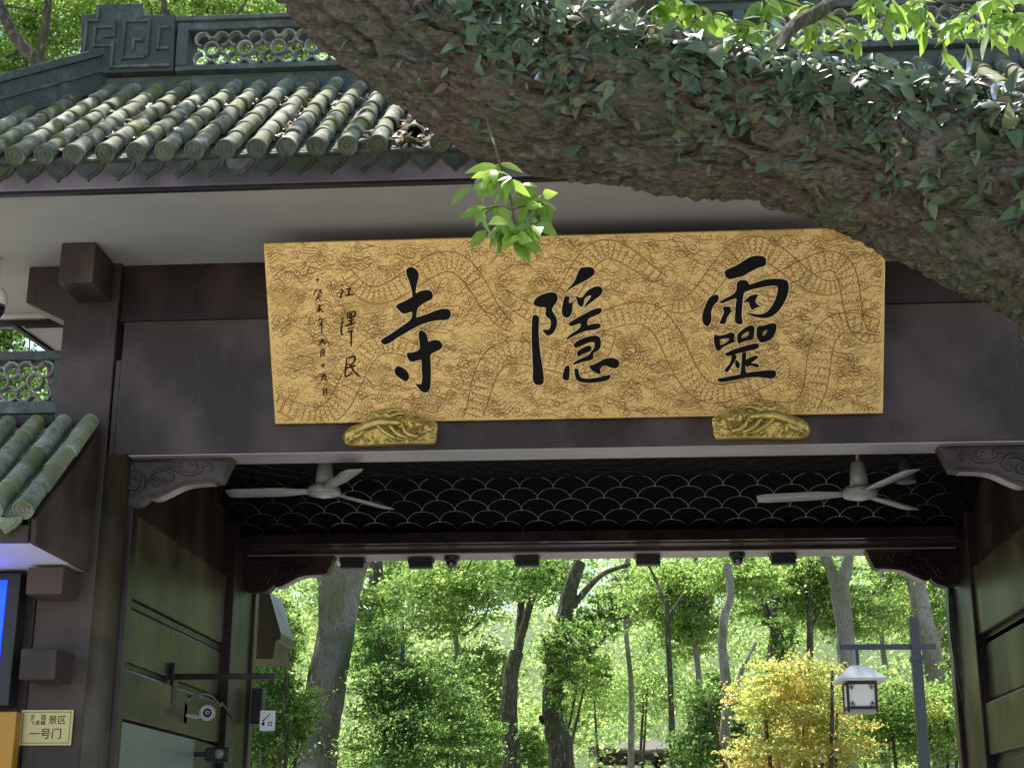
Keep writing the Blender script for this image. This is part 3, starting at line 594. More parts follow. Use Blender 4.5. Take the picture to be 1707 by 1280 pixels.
def body(cx, cy, ang, Lb, wid, ph):
    pts = []; n = int(Lb/.012)
    for i in range(n):
        s_ = (i/n-.5)*Lb; lat = .17*math.sin(2*math.pi*s_/(.62*Lb+.25)+ph)
        pts.append((cx+s_*math.cos(ang)-lat*math.sin(ang), cy+s_*math.sin(ang)+lat*math.cos(ang)))
    def frame(i):
        a, b = pts[max(i-1, 0)], pts[min(i+1, n-1)]; dx, dy = b[0]-a[0], b[1]-a[1]; l = math.hypot(dx, dy) or 1; return pts[i], (dx/l, dy/l), (-dy/l, dx/l)
    def wd(i): return wid*math.sin(math.pi*(.12+.8*i/n))**.6
    for sgn in (1, -1): draw([(frame(i)[0][0]+frame(i)[2][0]*wd(i)*sgn, frame(i)[0][1]+frame(i)[2][1]*wd(i)*sgn) for i in range(0, n, 2)], .009, False)
    step = 3; row = 0
    for i in range(2, n-2, step):
        p, tv, nv = frame(i); w = wd(i); k = 5; occ.append((p[0], p[1], w))
        for j in range(k):
            off_ = (-1+2*(j+.5*(row % 2)+.25)/k)*w; rr = w/k*1.05
            if abs(off_)+rr > w*1.08: continue
            arc = []
            for q in range(6):
                a = -math.pi/2+math.pi*q/5; arc.append((p[0]+nv[0]*(off_+rr*math.sin(a))+tv[0]*rr*1.25*math.cos(a), p[1]+nv[1]*(off_+rr*math.sin(a))+tv[1]*rr*1.25*math.cos(a)))
            draw(arc, .0062, False)
        if row % 2 == 0:
            b0 = (p[0]+nv[0]*w, p[1]+nv[1]*w); draw([b0, (b0[0]+nv[0]*.03+tv[0]*.012, b0[1]+nv[1]*.03+tv[1]*.012), (b0[0]+tv[0]*.035, b0[1]+tv[1]*.035)], .006, False)
        row += 1
for a in ((.55, .30, .3, 1.3, .075, 0), (1.15, .95, -.25, 1.2, .07, 1), (1.75, .35, .5, 1.3, .08, 2.2), (2.15, .95, .2, 1.1, .07, .4), (2.75, .45, -.4, 1.4, .08, 3.), (3.3, .98, .1, 1.2, .07, 1.7), (3.75, .35, .6, 1.1, .08, .3), (3.8, .85, -.5, .9, .065, 2.)): body(*a)
def free(x, y, m): return all((x-a)**2+(y-b)**2 > (w*.9+m)**2 for a, b, w in occ)
for gx in np.arange(.05, BW, .086):
    for gy in np.arange(.05, BH, .086):
        x, y = gx+R2.uniform(-.04, .04), gy+R2.uniform(-.04, .04)
        if not free(x, y, .015): continue
        k = R2.random(); a0 = R2.uniform(0, 6.28); s_ = R2.choice((-1, 1))
        if k < .48:                       # cloud curl with tail
            r0 = R2.uniform(.022, .042); pts = []
            for q in range(20):
                tt = q/19; r = r0*(1-tt*.82); a = a0+s_*tt*9; pts.append((x+r*math.cos(a), y+r*math.sin(a)*.8))
            draw(pts, .0072)
            tl = [(pts[0][0]+R2.uniform(.02, .05)*j-.0, pts[0][1]+.018*math.sin(j*1.4+a0)) for j in range(6)]
            draw(tl, .0068)
            for q in range(3):
                a = a0+q*1.1; draw([(x+(r0+.006)*math.cos(a+.9*e/4)+.010*math.cos(a+.45)*math.sin(math.pi*e/4), y+(r0+.006)*math.sin(a+.9*e/4)+.010*math.sin(a+.45)*math.sin(math.pi*e/4)) for e in range(5)], .006)
        else:                             # bundle of flame lines
            th = R2.uniform(-.7, .7)+(math.pi if R2.random() < .5 else 0); m = R2.randint(2, 4); ln = R2.uniform(.09, .19)
            for j in range(m):
                ox, oy = -math.sin(th)*j*.021, math.cos(th)*j*.021; l2 = ln*R2.uniform(.7, 1.1)
                draw([(x+ox+math.cos(th)*l2*e/9-math.sin(th)*.014*math.sin(e*.95+a0+j*.3), y+oy+math.sin(th)*l2*e/9+math.cos(th)*.014*math.sin(e*.95+a0+j*.3)) for e in range(10)], .0068)
rm = MB()
for gx in np.arange(.03, BW, .052):
    for gy in np.arange(.03, BH, .052):
        x, y = gx+R2.uniform(-.02, .02), gy+R2.uniform(-.02, .02); th = 2.2*noise.noise(Vector((x*1.7, y*1.7, 5)))+(1.57 if noise.noise(Vector((x*1.1, y*1.1, 8))) > .15 else 0); l2 = R2.uniform(.05, .10); a0 = R2.uniform(0, 6)
        ribbon(rm, [(x+math.cos(th)*l2*e/7-math.sin(th)*.011*math.sin(e*1.1+a0), y+math.sin(th)*l2*e/7+math.cos(th)*.011*math.sin(e*1.1+a0)) for e in range(8)], .0062, .0005)
        if R2.random() < .4: ribbon(rh, [(x+.004+math.cos(th)*l2*e/7-math.sin(th)*.011*math.sin(e*1.1+a0), y+.006+math.sin(th)*l2*e/7+math.cos(th)*.011*math.sin(e*1.1+a0)) for e in range(8)], .005, .0003)
sgp(rm.build('fine_relief', GOLDMID)); sgp(rh.build('relief_highlight', GOLDRIM)); sgp(rl.build('relief', GOLDLINE))
# calligraphy traced stroke by stroke: (crop origin x, y, scale)
K1, K2, K3 = (500, 440, 5.332), (860, 420, 5.335), (1150, 400, 4.925)
SI_ = [[(988,28),(1025,42),(1052,75),(1056,115),(1045,160),(1033,215),(1030,262),(1060,245),(1110,232),(1155,235),(1180,262),(1180,300),(1160,320),(1110,345),(1065,375),(1045,405),(1038,440),(1036,475),(1060,468),(1130,445),(1210,412),(1280,398),(1325,405),(1342,440),(1330,480),(1300,498),(1220,502),(1130,520),(1050,552),(960,600),(860,660),(800,700),(760,715),(730,705),(722,685),(735,665),(800,625),(880,570),(960,515),(990,480),(998,440),(995,425),(950,438),(915,440),(885,415),(855,380),(870,358),(930,330),(985,300),(1000,285),(990,220),(970,150),(950,100),(945,60),(960,35)],
 [(1075,590),(1105,600),(1130,635),(1142,690),(1160,683),(1200,675),(1245,685),(1265,715),(1262,745),(1235,765),(1190,785),(1160,815),(1163,880),(1165,960),(1163,1040),(1160,1090),(1145,1130),(1115,1142),(1080,1130),(1050,1095),(1028,1062),(1060,1070),(1080,1060),(1088,1000),(1082,930),(1078,855),(1040,860),(990,868),(965,845),(950,805),(960,788),(1000,785),(1045,770),(1065,745),(1062,690),(1055,640),(1060,600)],
 [(870,908),(900,915),(945,945),(970,985),(968,1020),(945,1042),(915,1030),(870,1000),(845,965),(845,930)]]
YIN_ = [[(170,560),(200,570),(207,600),(203,680),(205,760),(215,880),(230,980),(245,1080),(248,1150),(235,1175),(205,1183),(170,1172),(150,1130),(152,1050),(145,900),(140,760),(142,640),(148,575)],
 [(160,445),(185,405),(240,375),(310,358),(360,370),(373,410),(360,450),(330,490),(322,520),(350,565),(366,610),(362,660),(335,715),(290,745),(265,730),(237,690),(270,692),(300,680),(310,640),(305,600),(275,578),(262,545),(265,495),(220,492),(180,480),(160,465)],
 [(575,145),(620,135),(670,137),(698,160),(698,195),(665,225),(610,260),(540,295),(480,330),(437,362),(460,330),(500,290),(530,240),(550,190)],
 [(435,400),(478,400),(470,440),(490,455),(517,425),(505,470),(500,530),(480,572),(450,583),(420,570),(408,530),(415,470)],
 [(530,395),(560,402),(582,405),(605,385),(630,350),(680,318),(730,305),(765,320),(772,350),(750,385),(700,425),(640,470),(608,495),(625,455),(660,410),(670,388),(640,392),(612,415),(605,450),(595,480),(570,485),(550,455),(540,420)],
 [(470,635),(520,600),(600,555),(680,515),(740,498),(765,510),(755,540),(720,560),(660,585),(640,605),(638,650),(680,640),(730,635),(755,650),(745,675),(700,690),(620,703),(550,730),(490,760),(455,778),(450,765),(490,730),(550,690),(575,660),(570,635),(520,652),(485,658)],
 [(515,820),(540,795),(600,765),(660,748),(710,742),(745,760),(757,800),(750,850),(725,880),(690,900),(690,940),(670,960),(600,975),(530,998),(508,998),(525,975),(580,945),(640,920),(675,880),(695,850),(700,815),(690,800),(640,808),(580,835),(535,850),(515,840)],
 [(545,890),(580,860),(640,833),(668,840),(670,870),(640,890),(590,910),(560,930),(545,915)],
 [(445,1015),(475,1012),(478,1060),(472,1130),(450,1142),(420,1130),(415,1095),(430,1040)],
 [(520,1040),(550,1040),(562,1080),(580,1115),(630,1125),(700,1120),(770,1105),(765,1095),(800,1098),(835,1090),(842,1110),(820,1135),(770,1150),(680,1162),(600,1160),(550,1145),(530,1115),(522,1070)],
 [(655,1010),(690,1000),(740,975),(790,950),(850,940),(900,955),(920,985),(910,1020),(880,1033),(840,1025),(800,1010),(770,1015),(750,1040),(755,1082),(720,1078),(680,1055),(660,1030)]]
LING_ = [[(285,265),(310,240),(380,210),(450,165),(510,135),(570,130),(615,142),(628,180),(610,215),(560,230),(500,260),(440,295),(380,310),(330,322),(300,310)],
 [(190,455),(220,450),(236,465),(230,500),(195,540),(175,590),(178,640),(165,690),(140,708),(115,690),(100,650),(108,590),(130,530),(155,480)],
 [(245,510),(280,485),(340,455),(380,415),(385,360),(405,335),(440,328),(475,340),(490,365),(540,350),(620,325),(700,318),(770,322),(805,345),(812,400),(795,470),(760,540),(710,600),(650,635),(580,640),(500,620),(455,595),(510,605),(580,610),(630,590),(670,545),(700,490),(715,440),(722,400),(705,378),(640,380),(560,395),(500,410),(450,430),(437,470),(430,540),(425,620),(433,675),(415,692),(385,685),(368,660),(372,590),(378,520),(380,480),(330,495),(280,515),(250,518)],
 [(268,555),(310,545),(338,555),(335,580),(372,560),(330,600),(305,640),(290,685),(245,685),(260,640),(280,590)],
 [(470,480),(500,455),(560,448),(545,480),(540,515),(575,545),(545,555),(510,573),(490,540),(480,510),(440,510)],
 [(290,935),(340,905),(430,875),(500,855),(555,848),(568,870),(545,895),(470,912),(390,932),(340,950),(300,950)],
 [(345,950),(385,950),(370,990),(345,1030),(320,1070),(300,1085),(285,1070),(300,1045),(330,1010)],
 [(385,985),(410,1015),(402,1050),(375,1040),(372,1000)],
 [(430,930),(460,925),(460,980),(455,1050),(460,1090),(440,1110),(415,1105),(420,1050),(425,990)],
 [(460,990),(500,960),(545,948),(558,965),(520,995),(500,1010),(550,1015),(570,1035),(545,1045),(500,1030),(465,1040)],
 [(228,1140),(260,1132),(340,1115),(420,1100),(520,1080),(620,1070),(690,1068),(708,1095),(690,1130),(650,1135),(560,1125),(460,1130),(360,1150),(270,1165),(235,1160)]]
KOU_ = [([(205,775),(235,785),(290,775),(340,758),(368,775),(362,815),(375,830),(330,850),(270,880),(240,910),(215,895),(200,850),(197,800)], [(250,815),(310,805),(325,815),(300,840),(255,865),(248,840)]),
 ([(390,780),(420,745),(470,710),(510,700),(530,720),(525,780),(515,815),(450,830),(400,850),(390,820)], [(425,785),(460,755),(485,755),(475,790),(430,805)]),
 ([(555,710),(610,700),(660,685),(700,685),(710,705),(700,760),(670,810),(620,835),(580,838),(550,800),(548,750)], [(600,750),(635,738),(625,770),(600,790)])]
def character(name, strokes, K, kou=()):
    mb = MB(); rim = MB(); e = 0
    cv = lambda p: onb(K[0]+p[0]/K[2], K[1]+p[1]/K[2])
    for st_ in strokes:
        pl_ = [cv(p) for p in closed_spline(st_, 3)]; e += .0004
        mb.prism(pl_, lambda u, v: b3(u, v, .006+e), lambda u, v: b3(u, v, .0))
        ribbon(rim, pl_+pl_[:2], .0115, .0022, False)
    for out_, in_ in kou:
        n = 40
        def res(pp):
            pp = closed_spline(pp, 6); d = [0]
            for i in range(len(pp)): a, b = pp[i], pp[(i+1) % len(pp)]; d.append(d[-1]+math.hypot(a[0]-b[0], a[1]-b[1]))
            r_ = []
            for k in range(n):
                s_ = d[-1]*k/n; i = max(j for j in range(len(pp)) if d[j] <= s_); a, b = pp[i], pp[(i+1) % len(pp)]; f_ = (s_-d[i])/max(1e-6, d[i+1]-d[i]); r_.append((a[0]+(b[0]-a[0])*f_, a[1]+(b[1]-a[1])*f_))
            return r_
        o_, i_ = res(out_), res(in_)
        c_ = (sum(p[0] for p in i_)/n, sum(p[1] for p in i_)/n); ang = lambda p: math.atan2(p[1]-c_[1], p[0]-c_[0])
        o_.sort(key=ang); i_.sort(key=ang); e += .0004
        A = [b3(*cv(p), .006+e) for p in o_]; B = [b3(*cv(p), .006+e) for p in i_]; A0 = [b3(*cv(p), 0) for p in o_]; B0 = [b3(*cv(p), 0) for p in i_]
        mb.add(A+B+A0+B0, [(k, (k+1) % n, n+(k+1) % n, n+k) for k in range(n)]+[(k, 2*n+k, 2*n+(k+1) % n, (k+1) % n) for k in range(n)]+[(n+k, n+(k+1) % n, 3*n+(k+1) % n, 3*n+k) for k in range(n)])
        ribbon(rim, [cv(p) for p in o_+o_[:2]], .0115, .0022, False)
    o = sgp(mb.build(name, INK)); r_ = rim.build('gilt_rim', GOLDRIM); r_.parent = o; r_['kind'] = 'stuff'
character('character', SI_, K1); character('character', YIN_, K2); character('character', LING_, K3, KOU_)
SMALL = {'signature': (7.5, [[(372,182),(384,196)],[(366,222),(378,238)],[(392,238),(372,262),(362,290),(366,306)],[(410,226),(462,214)],[(440,224),(432,272)],[(405,284),(478,268)],
  [(372,478),(382,490)],[(370,515),(390,518)],[(376,520),(368,570),(370,622),(388,630)],[(420,432),(470,424),(490,430),(486,462),(425,480),(422,436)],[(438,438),(444,472)],[(455,434),(460,466)],[(430,506),(482,495)],[(456,480),(452,546)],[(402,552),(496,520)],[(430,564),(440,582)],[(472,560),(458,580)],[(424,606),(474,590)],[(458,588),(456,650),(455,732)],
  [(412,842),(478,818),(490,836),(470,882),(416,896)],[(416,836),(408,920),(404,994),(438,986),(462,958)],[(404,928),(494,898)],[(450,890),(478,950),(534,1000)]]),
 'date_inscription': (5.0, [[(142,142),(174,134)],[(152,104),(162,110)],[(155,126),(158,168)],[(132,242),(165,224)],[(140,238),(122,278)],[(172,228),(200,268)],[(192,222),(165,256)],[(150,276),(186,265)],[(142,298),(194,283)],[(166,264),(160,298),(138,322)],[(165,298),(182,326)],
  [(154,382),(192,375)],[(146,404),(202,395)],[(172,358),(172,432)],[(168,406),(150,432)],[(178,406),(208,428)],[(184,472),(164,506)],[(178,494),(208,486)],[(175,526),(206,516)],[(162,550),(214,536)],[(178,522),(180,546)],[(194,500),(192,612)],
  [(172,692),(216,676)],[(198,658),(190,702),(164,724)],[(214,678),(212,708),(238,690)],[(190,764),(184,832)],[(190,764),(213,758),(214,830)],[(190,790),(210,785)],[(188,810),(210,803)],[(186,906),(220,893)],[(205,882),(207,922)],[(188,1002),(232,985)],[(216,962),(206,1006),(184,1032)],[(230,985),(226,1022),(254,1032)],[(208,1118),(212,1168)],[(208,1120),(238,1112),(240,1166)],[(212,1142),(238,1136)]])}
for nm, (w, sts) in SMALL.items():
    mb = MB(); last = -999; gap = 26
    for j, s_ in enumerate(sts):
        q = spline([(p[0], p[1], 0) for p in s_], 4); pts = [onb(K1[0]+p.x/K1[2], K1[1]+p.y/K1[2]) for p in q]
        if s_[0][1]-last > gap: 
            if mb.v: sgp(mb.build(nm, INKBROWN))
            mb = MB()
        last = max(p[1] for p in s_) if s_[0][1]-last > gap else max(last, max(p[1] for p in s_))
        ribbon(mb, pts, w*1.95/K1[2]*.0042, .0030+.00012*j)
    if mb.v: sgp(mb.build(nm, INKBROWN))
# ------------------------------------------------------------------ gilded lion supports under the board
SUP = [(245,520),(270,470),(340,410),(450,360),(530,330),(560,270),(600,235),(720,205),(830,185),(960,205),(1050,245),(1080,275),(1150,270),(1280,285),(1340,330),(1450,340),(1490,390),(1480,500),(1470,600),(1440,635),(1250,632),(1000,632),(700,640),(450,645),(330,640),(260,610)]
t = NT('aged_gilding'); co = t.coord((1, 1, 1)); n1 = t.noise(co, 22, 6, .65); t.col(t.mix(t.ramp(n1, [(.35, 0.), (.65, 1.)]), (.62, .47, .15), (.40, .29, .075))); t.bump(t.noise(co, 60, 4), .25, .004); GILT = t.fin(.34, .8)
def inside(p, poly):
    r_ = False; n = len(poly)
    for i in range(n):
        a, b = poly[i], poly[i-1]
        if (a[1] > p[1]) != (b[1] > p[1]) and p[0] < (b[0]-a[0])*(p[1]-a[1])/(b[1]-a[1])+a[0]: r_ = not r_
    return r_
def support(cx, cz, flip, label):
    # units: crop px -> metres
    k = .00053; poly = closed_spline(SUP, 2)
    GXn, GZn = 96, 36; mb = MB(); idx = {}
    def edge(p):
        return min(math.hypot(p[0]-a[0], p[1]-a[1]) for a in poly)
    blobs = [(330,520,95,.05),(450,480,90,.045),(620,400,110,.05),(800,400,130,.055),(980,390,120,.05),(1150,400,95,.075),(1240,400,110,.095),(1220,480,90,.07),(1400,470,60,.03),(760,260,80,.03),(880,240,80,.03),(680,260,70,.025),(920,560,60,.035),(1010,590,50,.03),(700,560,60,.02)]
    for j in range(GZn):
        for i in range(GXn):
            p = (240+1255*i/(GXn-1), 180+470*j/(GZn-1))
            if not inside(p, poly): continue
            e = min(1, edge(p)/45); h = .018
            for bx, by, br, bh in blobs: h += bh*.8*math.exp(-((p[0]-bx)**2+(p[1]-by)**2)/(br*br))
            cur = noise.voronoi(Vector((p[0]*.016, p[1]*.02, 1.7)))[0]; h += .016*(cur[1]-cur[0])*(1.6 if p[0] > 1030 else .8)
            h += .006*math.sin(p[0]*.05+3*math.sin(p[1]*.035)+p[1]*.06)*(1 if p[1] < 420 else .6)
            x = (p[0]-867)*k*(-1 if flip else 1); z = (415-p[1])*k
            idx[(i, j)] = len(mb.v); mb.v.append((x, -.062-max(0, h)*e**.5, z))
    for j in range(GZn-1):
        for i in range(GXn-1):
            q = [(i, j), (i, j+1), (i+1, j+1), (i+1, j)]
            if all(a in idx for a in q): mb.f.append(tuple(idx[a] for a in q)); mb.m.append(0)
    root = empty('sign_support', (cx, 9.895, cz)); tag(root, label, 'bracket', 'gilded supports under the signboard')
    mb.build('lion_carving', GILT, root, smooth=True)
    def c3(a, b, d): return ((a-867)*k*(-1 if flip else 1), -d, (415-b)*k)
    def strand(pts, r0, d, nm='mane', mid=1.):
        q = spline([c3(a, b, d) for a, b in pts], 6); n_ = len(q); MB().tube(q, [k*r0*(.35+.65*math.sin(math.pi*(i+.8)/(n_+.6))**.6) for i in range(n_)], 10).build(nm, GILT, root, smooth=True)
    for pts, r0, d in (([(540,320),(620,270),(700,235),(800,225),(900,240),(1050,255)], 24, .10), ([(590,290),(700,290),(800,260),(900,205),(1010,225)], 22, .115), ([(640,300),(760,310),(880,290),(980,255),(1060,262)], 24, .12), ([(560,270),(660,225),(760,205),(850,190)], 18, .09)): strand(pts, r0, d, 'tail')
    strand([(430,500),(560,430),(700,385),(850,375),(1020,390)], 72, .125, 'body')
    for pts, r0, d in (([(720,420),(800,500),(900,570),(960,600)], 34, .15), ([(880,430),(960,520),(1050,580),(1120,600)], 34, .155), ([(560,460),(480,540),(400,570)], 34, .125), ([(1060,440),(1090,520),(1180,570),(1260,580)], 36, .15)): strand(pts, r0, d, 'leg')
    hd_ = MB().lathe([(.001, -1), (.5, -.87), (.87, -.5), (1, 0), (.87, .5), (.5, .87), (.001, 1)], 14, Matrix.Translation(c3(1215, 420, .165)) @ Matrix.Diagonal((.062, .05, .056, 1))); hd_.lathe([(.001, -1), (.6, -.8), (1, 0), (.6, .8), (.001, 1)], 12, Matrix.Translation(c3(1270, 455, .20)) @ Matrix.Diagonal((.034, .03, .026, 1))); hd_.build('head', GILT, root, smooth=True)
    def curl(a, b, r, d, nm='curl'):
        strand([(a+r*(1-q/11)*math.cos(q*1.0), b+r*(1-q/11)*math.sin(q*1.0)) for q in range(11)], 8.5, d, nm)
    for q in range(9): curl(1215+105*math.cos(q*.7+.3), 415+100*math.sin(q*.7+.3), 30, .165+.012*math.cos(q))
    for q in range(5): curl(1190+26*q-10, 335+6*(q % 2), 22, .18)
    for q in range(9): curl(330+120*q, 600+10*(q % 2), 27, .098, 'scroll')
    for a, b in ((310, 510), (1430, 400), (1425, 520), (660, 560), (520, 560)): curl(a, b, 34, .10, 'scroll')
    pp = [((p[0]-867)*k*(-1 if flip else 1)*.985, (415-p[1])*k*.985) for p in poly]
    MB().prism(pp, lambda x, z: (x, -.072, z), lambda x, z: (x, 0, z)).build('base_slab', GILT, root, bevel=.006)
support(-1.563, 4.354, False, 'gilded carved lion bracket below the signboard near the left fan')
support(.952, 4.354, True, 'gilded carved lion bracket below the signboard near the right fan')

# ------------------------------------------------------------------ ceiling fans
def fan(cx, cy, cz, rot, label):
    root = tag(empty('ceiling_fan', (cx, cy, cz)), label, 'fan', 'fans hanging in the passage')
    MB().lathe([(.002, -.045), (.05, -.045), (.075, -.038), (.115, -.03), (.125, -.01), (.12, .02), (.09, .04), (.03, .045)], 28).build('motor', FANMET, root, smooth=True)
    MB().lathe([(.002, -.052), (.03, -.052), (.052, -.046), (.055, -.043)], 20).build('motor_cap', simple('pale_cap', (.6, .58, .54), None, 5, .4) if 'pale_cap' not in bpy.data.materials else bpy.data.materials['pale_cap'], root, smooth=True)
    MB().lathe([(.068, .045), (.062, .13), (.05, .225), (.03, .235)], 18).build('bell', FANMET, root, smooth=True)
    MB().lathe([(.012, .23), (.012, 4.66-cz)], 10).build('rod', FANMET, root, smooth=True)
    for k in range(3):
        a = math.radians(rot+120*k); mb = MB(); prof = []
        n = 10; vs = []
        for i in range(n+1):
            r = .11+.63*i/n; w = .045+.03*min(1, max(0, (r-.16)/.15)) if i < n else .058
            for s_ in (-1, 1):
                y = s_*w; tw = math.radians(10); vs.append((r, y*math.cos(tw), y*math.sin(tw)-.006*abs(s_)))
        fs = [(2*i, 2*i+1, 2*i+3, 2*i+2) for i in range(n)]
        b = mb.add(vs, fs).build('blade', FANMET, root, smooth=True); b.rotation_euler = (0, 0, a)
        sm = b.modifiers.new('thickness', 'SOLIDIFY'); sm.thickness = .006
        ar = MB().box(.09, .22, -.018, .018, .004, .012).build('blade_arm', FANMET, b)
fan(-2.205, 10.80, 4.145, 178, 'grey ceiling fan at the left end of the passage')
fan(1.735, 10.82, 4.075, 170, 'grey ceiling fan at the right end of the passage')

# ------------------------------------------------------------------ fittings under the rear beam
for k, (x, dy) in enumerate(((-2.47, .0), (-1.84, .02), (-.86, -.01), (.238, 0), (1.456, .02))):
    nm = ('leftmost of the five black floodlights under the rear beam', 'second black floodlight from the left under the rear beam', 'middle black floodlight of five under the rear beam', 'fourth black floodlight from the left under the rear beam', 'rightmost of the five black floodlights under the rear beam')[k]
    r_ = tag(empty('floodlight', (x, 13.55+dy, 4.165)), nm, 'floodlight', 'floodlights under the rear beam')
    MB().box(-.11, .11, -.04, .05, -.108, -.012).build('body', BLACK, r_, bevel=.008)
    fin = MB()
    for j in range(5): fin.box(-.105, .105, -.055, -.0405, -.098+j*.018, -.090+j*.018)
    fin.build('cooling_fins', BLACK, r_)
    MB().tube([(-.118, 0, -.06), (-.118, 0, 0), (.118, 0, 0), (.118, 0, -.06)], .006, 6).build('yoke', BLACK, r_)
    MB().tube(spline([(-.08, .03, -.012), (-.13, .03, .01), (-.12, .02, -.05), (-.105, .03, -.07)], 4), .004, 5).build('cable', BLACK, r_)
LENS = simple('dark_lens', (.01, .012, .02), (.015, .02, .03), 3, .08, spec=.9)
for x, lab in ((-1.55, 'small dark dome camera between the left floodlights under the rear beam'), (1.041, 'small dark dome camera beside the rightmost floodlight under the rear beam')):
    r_ = tag(empty('dome_camera', (x, 13.52, 4.165)), lab, 'camera', 'dome cameras under the rear beam')
    MB().lathe([(.07, 0), (.075, -.02), (.07, -.05), (.05, -.06)], 20).build('housing', BLACK, r_, smooth=True)
    MB().lathe([(.055, -.055), (.052, -.085), (.035, -.115), (.001, -.125)], 20).build('dome', LENS, r_, smooth=True)
    MB().lathe([(.018, 0), (.018, .012), (.001, .013)], 14, Matrix.Translation((0, -.048, -.09)) @ Matrix.Rotation(math.radians(100), 4, 'X')).build('lens', GREYMET, r_, smooth=True)
# white bullet camera on the left passage wall
WHT = simple('white_plastic', (.72, .71, .68), (.62, .61, .58), 6, .4)
r_ = tag(empty('bullet_camera', (-3.31, 11.95, 2.63)), 'white bullet security camera on a bracket low on the left passage wall', 'camera')
M = Matrix.Rotation(math.radians(20), 4, 'Z') @ Matrix.Rotation(math.radians(98), 4, 'X') @ Matrix.Scale(.8, 4)
MB().lathe([(.05, -.14), (.062, -.12), (.066, .05), (.062, .07), (.05, .075)], 24, M).build('body', WHT, r_, smooth=True)
MB().lathe([(.046, .071), (.044, .079), (.02, .082), (.001, .082)], 20, M).build('lens', LENS, r_, smooth=True)
MB().lathe([(.072, -.05), (.078, .085), (.070, .086), (.066, -.05)], 24, M).build('sun_shield', WHT, r_, smooth=True)
MB().box(-.185, -.170, -.045, .045, -.09, .07).build('wall_plate', GREYMET, r_, bevel=.004)
MB().tube([(-.175, .02, -.02), (-.10, .05, -.03), (-.0, .08, -.01)], .018, 10).build('arm', WHT, r_, smooth=True)
cb = tag(MB().tube(spline([(-3.47, 12.0, 2.76), (-3.40, 12.3, 2.80), (-3.38, 12.6, 2.74), (-3.42, 12.8, 2.78), (-3.36, 12.95, 2.66)], 8), .010, 6).build('cable_bundle', BLACK, smooth=True), 'dark tangled cables above the white bullet camera', 'cable')
r_ = tag(empty('wall_speaker', (-3.30, 12.35, 2.33)), 'black speaker box low on the left wall beneath the bullet camera', 'speaker')
MB().box(-.1, .1, -.06, .06, -.06, .05).build('cabinet', BLACK, r_, bevel=.012); MB().lathe([(.04, 0), (.035, .012), (.001, .014)], 16, Matrix.Translation((.02, -.06, 0)) @ Matrix.Rotation(math.radians(90), 4, 'X')).build('cone', GREYMET, r_, smooth=True)
MB().box(-.2, -.1, -.015, .015, -.02, .02).build('mount', BLACK, r_)
r_ = tag(empty('column_speaker', (-3.32, 13.68, 2.93)), 'tall black speaker hanging on the rear left column beside the bar', 'speaker')
MB().box(-.055, .055, -.05, .05, -.26, .06).build('cabinet', BLACK, r_, bevel=.012); MB().box(-.04, .04, -.058, -.051, -.24, .04).build('grille', simple('grille', (.02, .02, .02), (.03, .03, .03), 200, .6), r_)
# dome camera at the left edge, below the eave
r_ = tag(empty('dome_camera', (-4.42, 9.75, 5.62)), 'white dome security camera at the far left below the eave', 'camera')
MB().tube([(0, 0, .02), (0, 0, -.22)], .018, 10).build('stem', WHT, r_, smooth=True)
MB().lathe([(.03, -.2), (.06, -.215), (.085, -.26), (.09, -.33), (.08, -.335)], 22).build('housing', WHT, r_, smooth=True)
MB().lathe([(.078, -.335), (.074, -.38), (.05, -.425), (.001, -.44)], 22).build('dome', LENS, r_, smooth=True)
# bar across the passage and the card on it
r_ = tag(empty('hanging_bar', (-3.46, 11.6, 2.72)), 'dark horizontal metal bar held out from the left passage wall', 'bar')
MB().box(-.03, .77, -.03, .03, .135, .178).build('bar', BROWN_D, r_, bevel=.004); MB().box(-.045, -.012, -.06, .06, -.06, .26).build('wall_plate', BROWN_D, r_, bevel=.004)
r_.location = (-3.46, 11.6, 2.715)
cd = tag(empty('hanging_card', (-2.74, 11.62, 2.85)), 'small white sensor card with an icon dangling on a wire from the bar', 'card')
MB().tube([(0, 0, 0), (-.012, 0, -.235)], .003, 5).build('wire', BLACK, cd)
MB().box(-.06, .06, -.008, .008, -.39, -.235).build('card', WHT, cd, bevel=.006)
ic = MB(); ic.box(-.04, -.02, -.0095, -.0075, -.35, -.325); ic.tube([(-.03, -.009, -.315), (.02, -.009, -.26)], .0035, 5); ic.lathe([(.008, 0), (.008, .002)], 10, Matrix.Translation((-.03, -.0078, -.312)) @ Matrix.Rotation(math.radians(90), 4, 'X'))
for a in ((.008, .038, -.328, -.322), (.008, .038, -.352, -.346), (.008, .014, -.352, -.322), (.032, .038, -.352, -.322)): ic.box(a[0], a[1], -.0095, -.0075, a[2], a[3])
ic.build('icon', INK, cd)
rc = MB()
for k in range(4): rc.tube(spline([(2.93+.012*k, 13.70, 3.85), (2.91+.02*k, 13.68, 3.4), (2.95+.02*k, 13.68, 2.95), (3.0+.012*k, 13.7, 2.6)], 5), .007, 6)
tag(rc.build('hanging_cables', BLACK, smooth=True), 'black cables running down the rear right column', 'cable')
# small green light in the upper corner above the right bracket
r_ = tag(empty('hanging_lamp', (2.15, 11.2, 4.66)), 'small dark conical lamp hanging beside the right fan', 'lamp')
MB().lathe([(.012, 0), (.012, -.22), (.03, -.23), (.075, -.42), (.07, -.42)], 16).build('shade', LAMPMET, r_, smooth=True); MB().lathe([(.05, -.38), (.055, -.40), (.001, -.405)], 12).build('bulb', GREYMET, r_, smooth=True)

